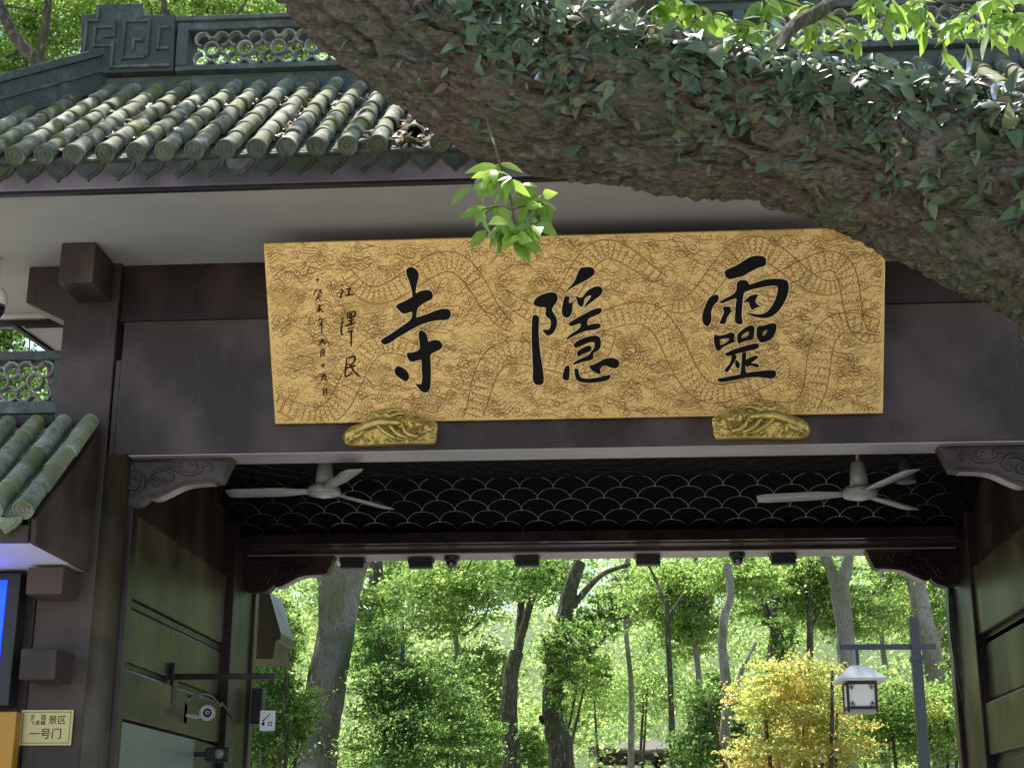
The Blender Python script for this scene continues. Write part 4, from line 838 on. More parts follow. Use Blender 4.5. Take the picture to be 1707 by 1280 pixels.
# ------------------------------------------------------------------ lantern post behind the gate
lp = tag(empty('lamp_post', (3.22, 17, 0)), 'blue-grey post with a cross arm carrying a white house-shaped lantern', 'street lamp')
MB().box(-.055, .055, -.055, .055, 0, 3.58).build('post', LAMPMET, lp, bevel=.008); MB().box(-.05, .05, -.05, .05, 3.66, 4.07).build('post_top', LAMPMET, lp, bevel=.008)
MB().lathe([(.078, 3.58), (.098, 3.60), (.098, 3.625), (.07, 3.66)], 4, Matrix.Rotation(math.radians(45), 4, 'Z')).build('collar', LAMPMET, lp)
MB().box(-.83, -.0505, -.025, .025, 3.715, 3.775).build('arm', LAMPMET, lp, bevel=.005); MB().box(.0505, .22, -.025, .025, 3.715, 3.775).build('arm', LAMPMET, lp, bevel=.005)
MB().tube([(-.64, 0, 3.72), (-.64, 0, 3.53)], .02, 8).build('hanger', LAMPMET, lp)
ln = MB(); lx = -.64
ln.add([(lx-.26, -.26, 3.385), (lx+.26, -.26, 3.385), (lx+.26, .26, 3.385), (lx-.26, .26, 3.385), (lx-.08, -.08, 3.54), (lx+.08, -.08, 3.54), (lx+.08, .08, 3.54), (lx-.08, .08, 3.54), (lx-.26, -.26, 3.36), (lx+.26, -.26, 3.36), (lx+.26, .26, 3.36), (lx-.26, .26, 3.36)],
       [(0, 1, 5, 4), (1, 2, 6, 5), (2, 3, 7, 6), (3, 0, 4, 7), (4, 5, 6, 7), (8, 9, 1, 0), (9, 10, 2, 1), (10, 11, 3, 2), (11, 8, 0, 3), (8, 11, 10, 9)])
lr = ln.build('lantern_roof', simple('pale_painted_metal', (.62, .62, .60), (.52, .52, .50), 5, .4), lp, bevel=.004)
fr = MB(); h0, h1 = 3.06, 3.36
for sx in (-1, 1):
    for sy in (-1, 1): fr.box(lx+sx*.152-.014, lx+sx*.152+.014, sy*.152-.014, sy*.152+.014, h0-.03, h1)
for z in (h0+.0, h1-.035):
    for s_ in (-1, 1):
        fr.box(lx-.138, lx+.138, s_*.152-.012, s_*.152+.012, z, z+.03); fr.box(lx+s_*.152-.012, lx+s_*.152+.012, -.138, .138, z, z+.03)
lf = fr.build('lantern_frame', BLACK, lp, bevel=.002)
t = NT('milk_glass'); t.col((.82, .82, .78)); t.b.inputs['Transmission Weight'].default_value = 0; t.b.inputs['Subsurface Weight'].default_value = .0; MILK = t.fin(.3)
tr_ = MILK.node_tree; 
for s_ in (-1, 1):
    MB().box(lx-.138, lx+.138, s_*.147-.003, s_*.147+.003, h0+.03, h1-.036).build('pane', MILK, lp); MB().box(lx+s_*.147-.003, lx+s_*.147+.003, -.138, .138, h0+.03, h1-.036).build('pane', MILK, lp)
    for cx_, ca in ((-1, 1), (1, -1)):
        for z, cz_ in ((h0+.03, 1), (h1-.036, -1)):
            fr2 = MB(); x = lx+cx_*.138
            for (a, b, c_, d) in ((.0, .055, .024, .030), (.024, .030, .0, .055), (.03, .036, .03, .045), (.03, .045, .044, .05), (.049, .055, .0, .024)):
                xa, xb = sorted((x+ca*a, x+ca*b)); za, zb = sorted((z+cz_*c_, z+cz_*d)); fr2.box(xa, xb, s_*.155-.005, s_*.155+.003, za, zb)
            o = fr2.build('corner_fret', BLACK, lf)
MB().box(lx-.16, lx+.16, -.16, .16, h0-.03, h0-.001).build('lantern_base', GREYMET, lp, bevel=.004)

# ------------------------------------------------------------------ far pavilion
pv = tag(empty('pavilion', (.55, 50, 0)), 'grey tiled pavilion roof with raised corners far off among the trees', 'pavilion')
rf = MB(); n = 10
for j in range(2): pass
def pr(u, v):     # u,v in -1..1 square roof with flared corners
    d = max(abs(u), abs(v)); c_ = abs(u*v)/(d*d+1e-6) if d > 0 else 0
    return (u*1.75, v*1.75, 5.15-.62*d**.75+.17*c_*d**3)
N = 16; vs = [pr(-1+2*i/N, -1+2*j/N) for j in range(N+1) for i in range(N+1)]
rf.add(vs, [(j*(N+1)+i, j*(N+1)+i+1, (j+1)*(N+1)+i+1, (j+1)*(N+1)+i) for j in range(N) for i in range(N)])
RT = simple('grey_pavilion_tile', (.085, .08, .07), (.13, .12, .105), 6, .8, bump=.8, bscale=12, stretch=(4, 4, 1))
ro = rf.build('roof', RT, pv, smooth=True); sm = ro.modifiers.new('thickness', 'SOLIDIFY'); sm.thickness = .12
MB().lathe([(.12, 5.05), (.15, 5.15), (.05, 5.22), (.09, 5.30), (.01, 5.42)], 12).build('finial', RT, pv, smooth=True)
for sx in (-1, -.33, .33, 1):
    for sy in (-1, 1): MB().tube([(sx*1.35, sy*1.35, 0), (sx*1.35, sy*1.35, 4.5)], .09, 10).build('post', BROWN_D, pv, smooth=True)
MB().box(-1.45, 1.45, -1.42, -1.28, 4.25, 4.48).build('frieze', BROWN, pv); MB().box(-1.45, 1.45, 1.28, 1.42, 4.25, 4.48).build('frieze', BROWN, pv)

# ------------------------------------------------------------------ the leaning tree
TP = [((505, -130), 100, 7.45), ((560, -70), 100, 7.42), ((632, 0), 104, 7.4), ((712, 62), 104, 7.35), ((800, 116), 114, 7.3), ((890, 155), 114, 7.25), ((1000, 176), 112, 7.2), ((1110, 196), 106, 7.15), ((1220, 213), 97, 7.1), ((1330, 236), 98, 7.05), ((1440, 260), 106, 7.0), ((1545, 290), 120, 6.95), ((1640, 320), 128, 6.9), ((1730, 354), 142, 6.85), ((1830, 408), 160, 6.8), ((1950, 520), 195, 6.75)]
path = [aY(p[0], p[1], Y) for p, r, Y in TP]; rad = [r/2503*np.linalg.norm(np.array(aY(*p, Y))-CAMP)*.985 for p, r, Y in TP]
# on towards the root, out of the picture to the right
path += [Vector((3.45, 6.7, 3.1)), Vector((3.85, 6.65, 1.3)), Vector((3.95, 6.6, -.2))]; rad += [.66, .76, .95]
SUB = 40; P_ = spline(path, SUB); Rr = [p.x for p in spline([(r, 0, 0) for r in rad], SUB)]
def bark_tube(P, Rd, seg, amp, seed=0, stretch=.38, flatten=1.0):
    P = [Vector(p) for p in P]; n = len(P); vs = []; a = None; s_ = 0; fr_ = []
    for i, p in enumerate(P):
        tg = (P[min(i+1, n-1)]-P[max(i-1, 0)]).normalized()
        if a is None: a = tg.cross(Vector((0, 1, 0))).normalized()
        a = (a-tg*a.dot(tg)).normalized(); b = tg.cross(a); fr_.append((p, tg, a, b))
        if i: s_ += (p-P[i-1]).length
        for k in range(seg):
            th = 2*math.pi*k/seg; dr = a*math.cos(th)+b*math.sin(th); r = Rd[i]
            q = Vector((s_*stretch*7, r*math.cos(th)*7, r*math.sin(th)*7+seed))
            wq = q+Vector((0, noise.noise(q*.9)*.8, noise.noise(q*.9+Vector((5, 5, 5)))*.8))
            s1 = noise.noise(Vector((s_*stretch*3.4, wq.y*.95, wq.z*.95))); s2 = noise.noise(Vector((s_*stretch*8+3, wq.y*2.1, wq.z*2.1+7)))
            furrow = min(1, abs(s1)*5.5)**.55; fur2 = min(1, abs(s2)*4.5)**.6
            vd = noise.voronoi(wq*1.25)[0]; crack = min(1, (vd[1]-vd[0])*3.6)**.6
            v2 = noise.voronoi(wq*3.1)[0]; c2 = min(1, (v2[1]-v2[0])*3.)**.7
            lump = noise.noise(Vector((s_*.9, r*math.cos(th)*1.6, r*math.sin(th)*1.6+seed)))*.5+.4*noise.noise(Vector((s_*2.4, r*math.cos(th)*3, r*math.sin(th)*3+seed+9)))
            h = amp*(.85*furrow+.42*fur2+.16*crack+.16*c2+.24*noise.noise(q*7)+.4*noise.noise(q*.5)-.9)+lump*r*.13
            vs.append(p+dr*(r+h))
    fs = [(i*seg+k, i*seg+(k+1) % seg, (i+1)*seg+(k+1) % seg, (i+1)*seg+k) for i in range(n-1) for k in range(seg)]
    return vs, fs, fr_
vs, fs, FR = bark_tube(P_, Rr, 230, .085)
tree = tag(empty('leaning_tree', (3.7, 6.6, 0)), 'huge leaning tree trunk with fissured bark crossing the picture above the signboard', 'tree')
TI = Matrix.Translation((-3.7, -6.6, 0))
def tp(o): o.parent = tree; o.matrix_parent_inverse = TI; return o
tp(MB().add(vs, fs).build('trunk', BARK, smooth=True))
def limb(pts, r0, r1, name='limb', m=BARK, seg=22, amp=.02):
    P = spline(pts, 8); n = len(P); v, f_, _ = bark_tube(P, [r0+(r1-r0)*i/(n-1) for i in range(n)], seg, amp, seed=rnd.random()*50)
    return tp(MB().add(v, f_).build(name, m, smooth=True))
limb([path[0], path[0]+Vector((-.45, .2, .6)), path[0]+Vector((-.9, .6, 1.6)), path[0]+Vector((-1.2, 1.3, 3.2))], .29, .18)
limb([aY(985, 120, 7.3), aY(1030, 40, 7.5), aY(1085, -20, 7.8), aY(1160, -120, 8.3), aY(1200, -400, 9.0)], .085, .07, m=BARK_DARK)
limb([aY(1290, 200, 7.2), aY(1310, 60, 7.6), aY(1395, -10, 8.0), aY(1420, -160, 8.6)], .035, .03, m=BARK_DARK)
# leaf mesh shared by the hand-placed leaves
def leafmesh(name, mat_, shape, fold=.16, droop=.2):
    mb = MB(); n = len(shape); vs = [(0, y, -droop*y*y) for y, w in shape]
    L = [(-w, y, fold*w-droop*y*y) for y, w in shape]; Rg = [(w, y, fold*w-droop*y*y) for y, w in shape]
    vs = vs+L+Rg; fs = []
    for i in range(n-1): fs += [(i, i+1, n+i+1, n+i), (i+1, i, 2*n+i, 2*n+i+1)]
    me = mb.add(vs, fs).mesh(name, mat_); me.polygons.foreach_set('use_smooth', [True]*len(me.polygons)); return me
IVYL = [leafmesh('leaf', LEAF_IVY_O, [(0, .02), (.04, .20), (.2, .33), (.42, .31), (.7, .18), (.88, .07), (1, .0)], .35, .4), leafmesh('leaf', LEAF_IVY_O, [(0, .03), (-.06, .16), (.1, .31), (.4, .29), (.7, .15), (.88, .06), (1, .0)], -.3, .55), leafmesh('leaf', LEAF_IVY_O, [(0, .02), (.08, .16), (.3, .26), (.6, .19), (.85, .08), (1, .0)], .5, .2)]
OVAL = [leafmesh('leaf', LEAF_SPRIG, [(0, .01), (.12, .13), (.35, .23), (.6, .2), (.82, .1), (1, 0)], .25, .25), leafmesh('leaf', LEAF_SPRIG, [(0, .01), (.15, .12), (.4, .19), (.65, .15), (.85, .08), (1, 0)], .1, .4)]
def frame_from(tip, nrm):
    y = Vector(tip).normalized(); z = Vector(nrm); z = (z-y*z.dot(y)).normalized(); x = y.cross(z)
    return Matrix(((x.x, y.x, z.x), (x.y, y.y, z.y), (x.z, y.z, z.z))).to_4x4()
ivy = tag(empty('ivy_plant', (1.2, 7.0, 5.6)), 'dark glossy ivy trailing along the top of the leaning trunk', 'ivy')
II = Matrix.Translation((-1.2, -7.0, -5.6))
ir = random.Random(5); cand = []
nF = len(FR); camv = Vector(CAMP)
while len(cand) < 2900:
    i = ir.randrange(SUB, SUB*13+15); p, tg, a, b = FR[i]; r = Rr[i]
    # elevation angle on the trunk measured from camera-facing direction towards the top
    toC = (camv-p); toC = (toC-tg*toC.dot(tg)).normalized(); upv = toC.cross(tg); upv = upv if upv.z > 0 else -upv; upv.normalize()
    e = ir.uniform(-.9, 1.9); f_ = i/SUB
    dens = 1/(1+math.exp(-(e-.74)*6)) if f_ > 3.2 else (.75/(1+math.exp(-(e-1.05)*7)))
    dens *= .45+.9*max(0, noise.noise(Vector((f_*.9, e*1.6, 4)))+.35)
    if e < .6: dens += .009*(1+2*max(0, noise.noise(Vector((f_*1.3, e*2, 9)))))
    if ir.random() > dens: continue
    od = toC*math.cos(e)+upv*math.sin(e); lift = ir.uniform(.015, .06)+(ir.random()**2*.10 if e > .9 else 0)
    pos = p+od*(r+lift+.005)
    nrm = (od*.8+toC*.35+Vector((ir.gauss(0, .55), ir.gauss(0, .5), ir.gauss(0, .45)+.4))).normalized()
    tip = Vector((ir.gauss(0, .8), ir.gauss(0, .5)-.2, -.5+ir.gauss(0, .55)))
    sz = (.055+.085*ir.random()**1.5)*(.85 if e < .4 else 1); cand.append((pos, tip, nrm, sz, e))
cand.sort(key=lambda c_: -c_[3]*(1.25 if c_[4] < 1.2 else .6))
big, rest = cand[:296], cand[296:]
for pos, tip, nrm, sz, e in big:
    o = bpy.data.objects.new('leaf', ir.choice(IVYL)); link(o, ivy); o.matrix_parent_inverse = II; o.matrix_basis = Matrix.Translation(pos) @ frame_from(tip, nrm) @ Matrix.Scale(sz, 4)
def joined(name, items, shapes, mat_, parent, inv):
    mb = MB()
    for pos, tip, nrm, sz in items:
        me = ir.choice(shapes); M = Matrix.Translation(pos) @ frame_from(tip, nrm) @ Matrix.Scale(sz, 4); n0 = len(mb.v)
        mb.v += [tuple(M @ v.co) for v in me.vertices]; mb.f += [tuple(k+n0 for k in pl_.vertices) for pl_ in me.polygons]
    mb.m = [0]*len(mb.f); me = bpy.data.meshes.new(name); me.from_pydata(mb.v, [], mb.f); me.materials.append(mat_); me.polygons.foreach_set('use_smooth', [True]*len(me.polygons))
    o = bpy.data.objects.new(name, me); link(o, parent); o.matrix_parent_inverse = inv; return o
o = joined('small_leaves', [c_[:4] for c_ in rest], IVYL, LEAF_IVY, ivy, II); o['kind'] = 'stuff'
st = MB()
TRAIL = []
for k in range(80):
    i = ir.randrange(SUB*4, SUB*13); dr_ = ir.uniform(-2.5, 2.5); p, tg, a, b = FR[i]; r = Rr[i]; toC = (camv-p); toC = (toC-tg*toC.dot(tg)).normalized(); upv = toC.cross(tg); upv = upv if upv.z > 0 else -upv; upv.normalize()
    e0 = ir.uniform(.4, 1.3); L_ = ir.uniform(.25, .8); pts = []
    for q in range(8):
        ee = e0-q/7*L_/r*.5*ir.uniform(.8, 1.1); jj = max(0, min(nF-1, i+int(q*dr_))); pp, tg2, _, _ = FR[jj]
        pts.append(pp+(toC*math.cos(ee)+upv*math.sin(ee))*(Rr[jj]+.012+.012*math.sin(q)))
    st.tube(pts, ir.uniform(.0025, .006), 5)
    if k < 46:
        for pq in pts[:8 if k % 3 else 6]:
            for _ in range(2): TRAIL.append((pq+toC*.025, Vector((ir.gauss(0, .9), ir.gauss(0, .4)-.2, -.5+ir.gauss(0, .4))), toC+Vector((ir.gauss(0, .5), ir.gauss(0, .4), .4+ir.gauss(0, .4))), ir.uniform(.05, .11)))
o = joined('trailing_leaves', TRAIL, IVYL, LEAF_IVY, ivy, II); o['kind'] = 'stuff'
VINE = simple('vine_stem', (.085, .06, .035), (.12, .085, .05), 20, .8)
o = st.build('stems', VINE, smooth=True); o['kind'] = 'stuff'; o.parent = ivy; o.matrix_parent_inverse = II
# fresh leafy shoots
def shoot(name, stem, tips, lsz, seed, parent_fn=tp, mat_=None, n_each=7, spread=.1):
    rr = random.Random(seed); mb = MB(); mb.tube(stem, [.007*(1-.5*i/len(stem)) for i in range(len(stem))], 6)
    leaves = []
    for tpnt in tips:
        b0 = min(stem, key=lambda s_: (Vector(s_)-Vector(tpnt)).length); mid = (Vector(b0)+Vector(tpnt))/2+Vector((rr.gauss(0, .02), rr.gauss(0, .02), .02))
        tw = spline([b0, mid, tpnt], 6); mb.tube(tw, .0035, 5)
        for k in range(n_each):
            q = tw[int(len(tw)*(.35+.65*k/n_each)) if k < n_each-1 else -1]
            tip = Vector((rr.gauss(0, .8), rr.gauss(0, .7), -.55+rr.gauss(0, .4))); nrm = Vector((rr.gauss(0, .4), -.9+rr.gauss(0, .4), .55+rr.gauss(0, .35)))
            leaves.append((Vector(q), tip, nrm, lsz*rr.uniform(.65, 1.15)))
    o = parent_fn(mb.build(name, VINE, smooth=True))
    for pos, tip, nrm, sz in leaves:
        l_ = bpy.data.objects.new('leaf', rr.choice(OVAL)); link(l_, o); l_.matrix_basis = Matrix.Translation(pos) @ frame_from(tip, nrm) @ Matrix.Scale(sz, 4)
YS = 6.45
shoot('leafy_shoot', [aY(812, 190, 6.95), aY(815, 215, 6.72)]+[aY(*q, YS) for q in ((824, 240), (834, 275), (848, 315), (855, 350), (858, 385))],
      [aY(*q, YS+d) for q, d in (((785, 312), .05), ((800, 350), -.05), ((822, 285), -.06), ((850, 300), -.1), ((880, 310), .03), ((905, 325), -.04), ((925, 345), .05), ((895, 375), -.06), ((870, 395), -.08), ((845, 370), -.1), ((812, 385), .04), ((855, 405), 0))], .13, 21, n_each=10)
for k, (st_, tps) in enumerate([([(1070, -25), (1120, -5), (1180, 20), (1240, 35)], [(1100, 35), (1140, 60), (1180, 75), (1215, 90), (1250, 80), (1150, 10), (1210, 30), (1120, 15), (1080, 20), (1235, 45)]),
                               ([(1240, -25), (1300, 0), (1360, 20), (1400, 40)], [(1270, 50), (1310, 70), (1350, 75), (1395, 85), (1430, 70), (1330, 20), (1380, 30), (1290, 20), (1260, 15)]),
                               ([(1480, -25), (1540, -5), (1600, 15), (1660, 25)], [(1500, 40), (1540, 60), (1570, 90), (1610, 75), (1650, 60), (1690, 40), (1620, 30), (1470, 50), (1450, 20), (1530, 10)]),
                               ([(1640, -30), (1680, -8), (1720, 10)], [(1660, 15), (1690, 60), (1710, 40), (1640, 5)])]):
    shoot('leafy_branch', [aY(*q, 8.1) for q in st_], [aY(*q, 8.1+ir.uniform(-.2, .25)) for q in tps], .15, 40+k, n_each=10)
# ------------------------------------------------------------------ trees beyond the gate
def mpp(Y): return (aY(900, 1100, Y)-Vector(CAMP)).length/2503
TW = []
def crown_pts(c, R, n, rg, k=None, tight=.13):
    k = (k*4) if k else max(10, n//55)
    u = rg.normal(size=(k, 3)); u /= np.linalg.norm(u, axis=1)[:, None]; u *= (rg.random((k, 1))**.45)
    idx = rg.integers(0, k, n); sc = rg.uniform(.5, 1.7, (k, 1)); P = u[idx] + rg.normal(size=(n, 3))*tight*sc[idx]*np.array([1.25, 1.25, .5])
    TW[:] = [np.array(c)+q*np.array(R) for q in u[:26]]
    return np.array(c) + P*np.array(R)
def btree(label, trunk, Y, limbs, crowns, leaf, lsz, bark, seed, name='forest_tree', group='trees beyond the gate'):
    rg = np.random.default_rng(seed); k = mpp(Y)
    pts = [aY(x, y, Y) for x, y, w in trunk]; rs = [w*k/2 for x, y, w in trunk]
    base = pts[0].copy(); base.z = -.1; root = tag(empty(name, (base.x, base.y, 0)), label, 'tree', group); inv = Matrix.Translation((-base.x, -base.y, 0))
    P = spline([base]+pts, 8); RR_ = [q.x for q in spline([(rs[0]*1.25, 0, 0)]+[(r, 0, 0) for r in rs], 8)]
    v, f_, _ = bark_tube(P, RR_, 20, min(.05, rs[0]*.22), seed=seed*3.1, stretch=.25); o = MB().add(v, f_).build('trunk', bark, smooth=True); o.parent = root; o.matrix_parent_inverse = inv
    for lb in limbs:
        lp_ = [aY(x, y, Y+d) for x, y, w, d in lb]; P = spline(lp_, 8); RR_ = [q.x for q in spline([(w*k/2, 0, 0) for x, y, w, d in lb], 8)]
        v, f_, _ = bark_tube(P, RR_, 12, .012, seed=seed*1.7, stretch=.25); o = MB().add(v, f_).build('limb', bark, smooth=True); o.parent = root; o.matrix_parent_inverse = inv
    PT_ = []; twigs = []
    for cx, cy, rx, ry, dy, n in crowns:
        c_ = aY(cx, cy, Y+dy+1.6*(n > 1000)); PT_.append(crown_pts(c_, (rx*k, min(rx*k, 1.8), ry*k), int(n*2.9), rg)); twigs += [(c_, Vector(q)) for q in TW]
    PT_ = np.concatenate(PT_); o = leaf_cloud('crown', PT_, lsz*.64*rg.uniform(.6, 1.25, len(PT_)), leaf, up=(-.3, .2, .9), flat=.35, seed=seed); o.parent = root; o.matrix_parent_inverse = inv
    tm = MB(); rr = random.Random(seed); done = []
    for c_, q in twigs:
        near = [z for z in done if (z-c_).length < 4] or [c_]; h_ = min(near+[c_], key=lambda z: (z-q).length); done.append(q); m_ = (h_*.5+q*.5)+Vector((rr.gauss(0, .09), rr.gauss(0, .09), rr.gauss(0, .09))); tm.tube(spline([h_, m_, q], 4), [.020*(1-.085*i) for i in range(9)], 5)
    if tm.v: o = tm.build('twigs', bark, smooth=True); o['kind'] = 'stuff'; o.parent = root; o.matrix_parent_inverse = inv
    return root
btree('tree with a thick pale mottled trunk behind the rear left bracket', [(524, 1280, 66), (540, 1160, 60), (560, 1060, 56), (565, 1000, 66), (570, 950, 78)], 20, [[(565, 980, 60, 0), (600, 930, 40, -.1), (640, 880, 30, 0), (660, 700, 20, .3)], [(565, 980, 60, 0), (545, 930, 45, .1), (520, 850, 35, .3)]],
      [(450, 1070, 50, 90, -.6, 990), (450, 1070, 50, 90, -1.6, 1500), (440, 1230, 60, 80, -1.6, 1800), (640, 700, 300, 160, 0, 260), (600, 1000, 90, 60, 1.2, 1200)], LEAF_LIGHT, .13, BARK_PALE, 1)
btree('forked slender brown tree left of the dark trunk', [(852, 1280, 27), (848, 1180, 25), (853, 1120, 22), (862, 1085, 19)], 24, [[(862, 1090, 13, 0), (868, 1020, 12, .1), (873, 940, 11, .1), (878, 800, 9, .2)], [(862, 1090, 13, 0), (883, 1010, 12, -.1), (905, 935, 11, -.1), (940, 800, 12, .3)]],
      [(790, 960, 130, 60, 1.0, 2600), (730, 1000, 110, 70, .5, 2400), (880, 760, 220, 120, 0, 260)], LEAF_LIGHT, .125, BARK_DARK, 2)
btree('stout dark mossy tree in the middle of the gateway', [(936, 1280, 38), (926, 1220, 32), (920, 1180, 29), (926, 1110, 27), (937, 1050, 24), (950, 985, 21), (966, 935, 18)], 22, [[(955, 1010, 12, 0), (1000, 960, 8, .2), (1050, 940, 6, .4)], [(922, 1190, 12, 0), (903, 1200, 16, -.1)], [(945, 1040, 10, 0), (985, 1080, 7, .2), (1010, 1060, 5, .3)]],
      [(900, 960, 90, 50, -.4, 1700), (950, 1080, 50, 50, -.5, 700), (920, 1130, 30, 60, -.3, 400), (1000, 1030, 55, 40, .3, 650), (960, 760, 200, 120, 0, 260)], LEAF_MID, .115, BARK_DARK, 3)
btree('thin straight dark tree right of the gateway centre', [(1122, 1280, 11), (1118, 1150, 9), (1113, 1050, 8), (1112, 1000, 7)], 26, [[(1112, 1010, 6, 0), (1095, 970, 4, .2), (1080, 940, 3, .3)], [(1113, 1030, 5, 0), (1140, 990, 4, .2)]], [(1110, 985, 90, 50, .3, 2400), (1150, 1050, 70, 45, .6, 1500)], LEAF_LIGHT, .12, BARK_DARK, 4)
btree('thin crooked grey tree left of the orange shrub', [(1208, 1280, 16), (1213, 1160, 15), (1205, 1090, 14), (1207, 1030, 13), (1218, 990, 12), (1212, 940, 11)], 21, [[(1216, 1170, 8, 0), (1240, 1110, 6, .2), (1260, 1070, 4, .4)]], [(1240, 960, 90, 45, .8, 1900), (1200, 860, 150, 80, 0, 260)], LEAF_LIGHT, .115, BARK_PALE, 5)
btree('dark ivy-covered trunk behind the orange shrub', [(1282, 1280, 26), (1288, 1120, 22), (1296, 1040, 20), (1293, 970, 22), (1302, 930, 18)], 27, [[(1298, 1030, 14, 0), (1335, 995, 12, .1), (1390, 985, 11, .1), (1440, 985, 10, .1), (1490, 1000, 8, .2), (1520, 1030, 6, .2)], [(1285, 1040, 10, 0), (1268, 990, 9, .1), (1245, 950, 8, .1)]], [(1290, 1010, 70, 45, .4, 1500), (1300, 1060, 30, 60, -.4, 260), (1280, 800, 200, 100, 0, 260)], LEAF_MID, .13, BARK_DARK, 6)
btree('pale tree forking in a V above the lantern', [(1415, 1280, 32), (1412, 1110, 27), (1407, 1040, 26), (1400, 985, 30)], 23, [[(1400, 995, 20, 0), (1385, 950, 18, .1), (1372, 915, 18, .1), (1350, 800, 14, .2)], [(1400, 995, 20, 0), (1410, 950, 19, -.1), (1416, 915, 18, -.1), (1440, 800, 14, .3)]], [(1430, 1020, 110, 50, 1.2, 2600), (1340, 960, 70, 40, .8, 1400), (1400, 780, 200, 100, 0, 260)], LEAF_LIGHT, .12, BARK_PALE, 7)
btree('grey leaning trunk behind the lamp post', [(1575, 1280, 34), (1560, 1120, 30), (1545, 1050, 28), (1527, 975, 27), (1520, 930, 25)], 25, [[(1550, 1080, 10, 0), (1580, 1040, 7, .2)]], [(1560, 1010, 80, 60, 1.2, 2300), (1600, 1100, 60, 70, .8, 1500), (1500, 800, 200, 100, 0, 260)], LEAF_LIGHT, .12, BARK_PALE, 8)
btree('short dark trunk hanging between the left floodlights', [(690, 1280, 16), (640, 1080, 14), (628, 1000, 22), (626, 930, 24)], 28, [[(628, 1010, 16, 0), (670, 985, 10, .1), (720, 968, 8, .1), (760, 935, 6, .2)], [(715, 970, 6, 0), (735, 985, 5, .1), (745, 1010, 4, .1)]], [(680, 960, 90, 50, 1.0, 2400), (620, 1080, 80, 60, 1.5, 1600)], LEAF_MID, .13, BARK_DARK, 9)
for (lab, x0, x1, w, Y, cx, cy) in (('slim grey sapling left of the forked tree', 772, 760, 8, 27, 750, 990), ('slim sapling between the dark trunk and the thin straight tree', 1052, 1045, 7, 30, 1050, 1010), ('slim grey sapling right of the thin straight tree', 1165, 1160, 8, 28, 1160, 990), ('slim dark sapling left of the V-shaped tree', 1345, 1352, 9, 25, 1345, 1000), ('slim sapling between the V-shaped tree and the lamp post', 1480, 1470, 8, 28, 1475, 990)):
    btree(lab, [(x0, 1280, w+3), (x0*.6+x1*.4+3, 1150, w+1), (x1-2, 1040, w), (x1, 930, w*.8)], Y, [[(x1, 1050, 4, 0), (x1+22, 1000, 3, .1), (x1+40, 960, 2.5, .2)], [(x1, 1000, 4, 0), (x1-20, 960, 3, .1)]], [(cx, cy, 60, 40, .4, 900), (cx+20, cy-45, 60, 30, .4, 700)], LEAF_LIGHT, .12, BARK_PALE if Y > 26 else BARK_DARK, 50+x0)
# shrubs and the autumn-coloured maple
def shrub(label, base, Y, crowns, leaf, lsz, seed, bark=BARK_DARK, name='shrub', cat='shrub', stems=5):
    rg = np.random.default_rng(seed); rr = random.Random(seed); k = mpp(Y); b = aY(base[0], base[1], Y); b.z = 0; root = tag(empty(name, b), label, cat, 'shrubs beyond the gate'); inv = Matrix.Translation((-b.x, -b.y, 0))
    PT_ = []
    for cx, cy, rx, ry, dy, n in crowns:
        c_ = aY(cx, cy, Y+dy); PT_.append(crown_pts(c_, (rx*k, min(rx*k, 1.5), ry*k), int(n*2.7), rg))
        for s_ in range(2):
            e_ = c_+Vector((rr.gauss(0, .5)*rx*k, rr.gauss(0, .3), rr.gauss(0, .4)*ry*k)); mid = (b*.35+e_*.65); mid.z = e_.z*.5; o = MB().tube(spline([b+Vector((rr.gauss(0, .1), rr.gauss(0, .1), -.05)), mid, e_], 6), [.045*(1-.6*i/12) for i in range(13)], 7).build('stem', bark, smooth=True); o.parent = root; o.matrix_parent_inverse = inv
    PT_ = np.concatenate(PT_); lv = leaf if isinstance(leaf, tuple) else (leaf,)
    sel = np.array([int((noise.noise(Vector(p)*1.6)+.25*noise.noise(Vector(p)*6))*2.4+.9) for p in PT_]).clip(0, len(lv)-1) if len(lv) > 1 else np.zeros(len(PT_), int)
    for q_, m_ in enumerate(lv):
        PP = PT_[sel == q_]; o = leaf_cloud('foliage', PP, lsz*.64*rg.uniform(.6, 1.25, len(PP)), m_, up=(-.3, .2, .9), flat=.35, seed=seed+q_); o.parent = root; o.matrix_parent_inverse = inv
    return root
shrub('maple with yellow and orange foliage below the lantern', (1330, 1280), 18.4, [(1330, 1125, 80, 40, 0, 1300), (1285, 1170, 70, 45, -.2, 1200), (1375, 1180, 70, 45, .2, 900), (1290, 1260, 90, 30, 0, 1200), (1390, 1260, 80, 30, .2, 1000), (1340, 1215, 110, 50, .3, 900)], (LEAF_YEL, LEAF_OR), .085, 20, name='maple_tree', cat='tree')
shrub('olive yellow shrub behind the lamp post', (1520, 1280), 19.2, [(1500, 1170, 90, 60, .3, 2000), (1560, 1230, 70, 60, .3, 1700), (1440, 1230, 80, 50, .5, 1700), (1590, 1160, 40, 60, .5, 900)], (LEAF_MID, LEAF_LIGHT, LEAF_YEL), .09, 21)
shrub('glossy dark green shrub right of the thick pale trunk', (700, 1280), 19.5, [(650, 1160, 70, 60, 0, 1900), (720, 1150, 80, 60, .3, 2000), (680, 1240, 100, 60, -.2, 2600), (770, 1220, 70, 60, .3, 1800), (640, 1080, 50, 50, .4, 900)], (LEAF_DARK, LEAF_MID), .09, 22)
shrub('bright green bush at the left edge of the gateway', (440, 1280), 18.0, [(440, 1060, 50, 50, 0, 1300), (450, 1140, 55, 50, 0, 1400), (440, 1240, 60, 50, 0, 1500), (500, 1190, 40, 45, -.1, 800)], LEAF_MID, .085, 23)
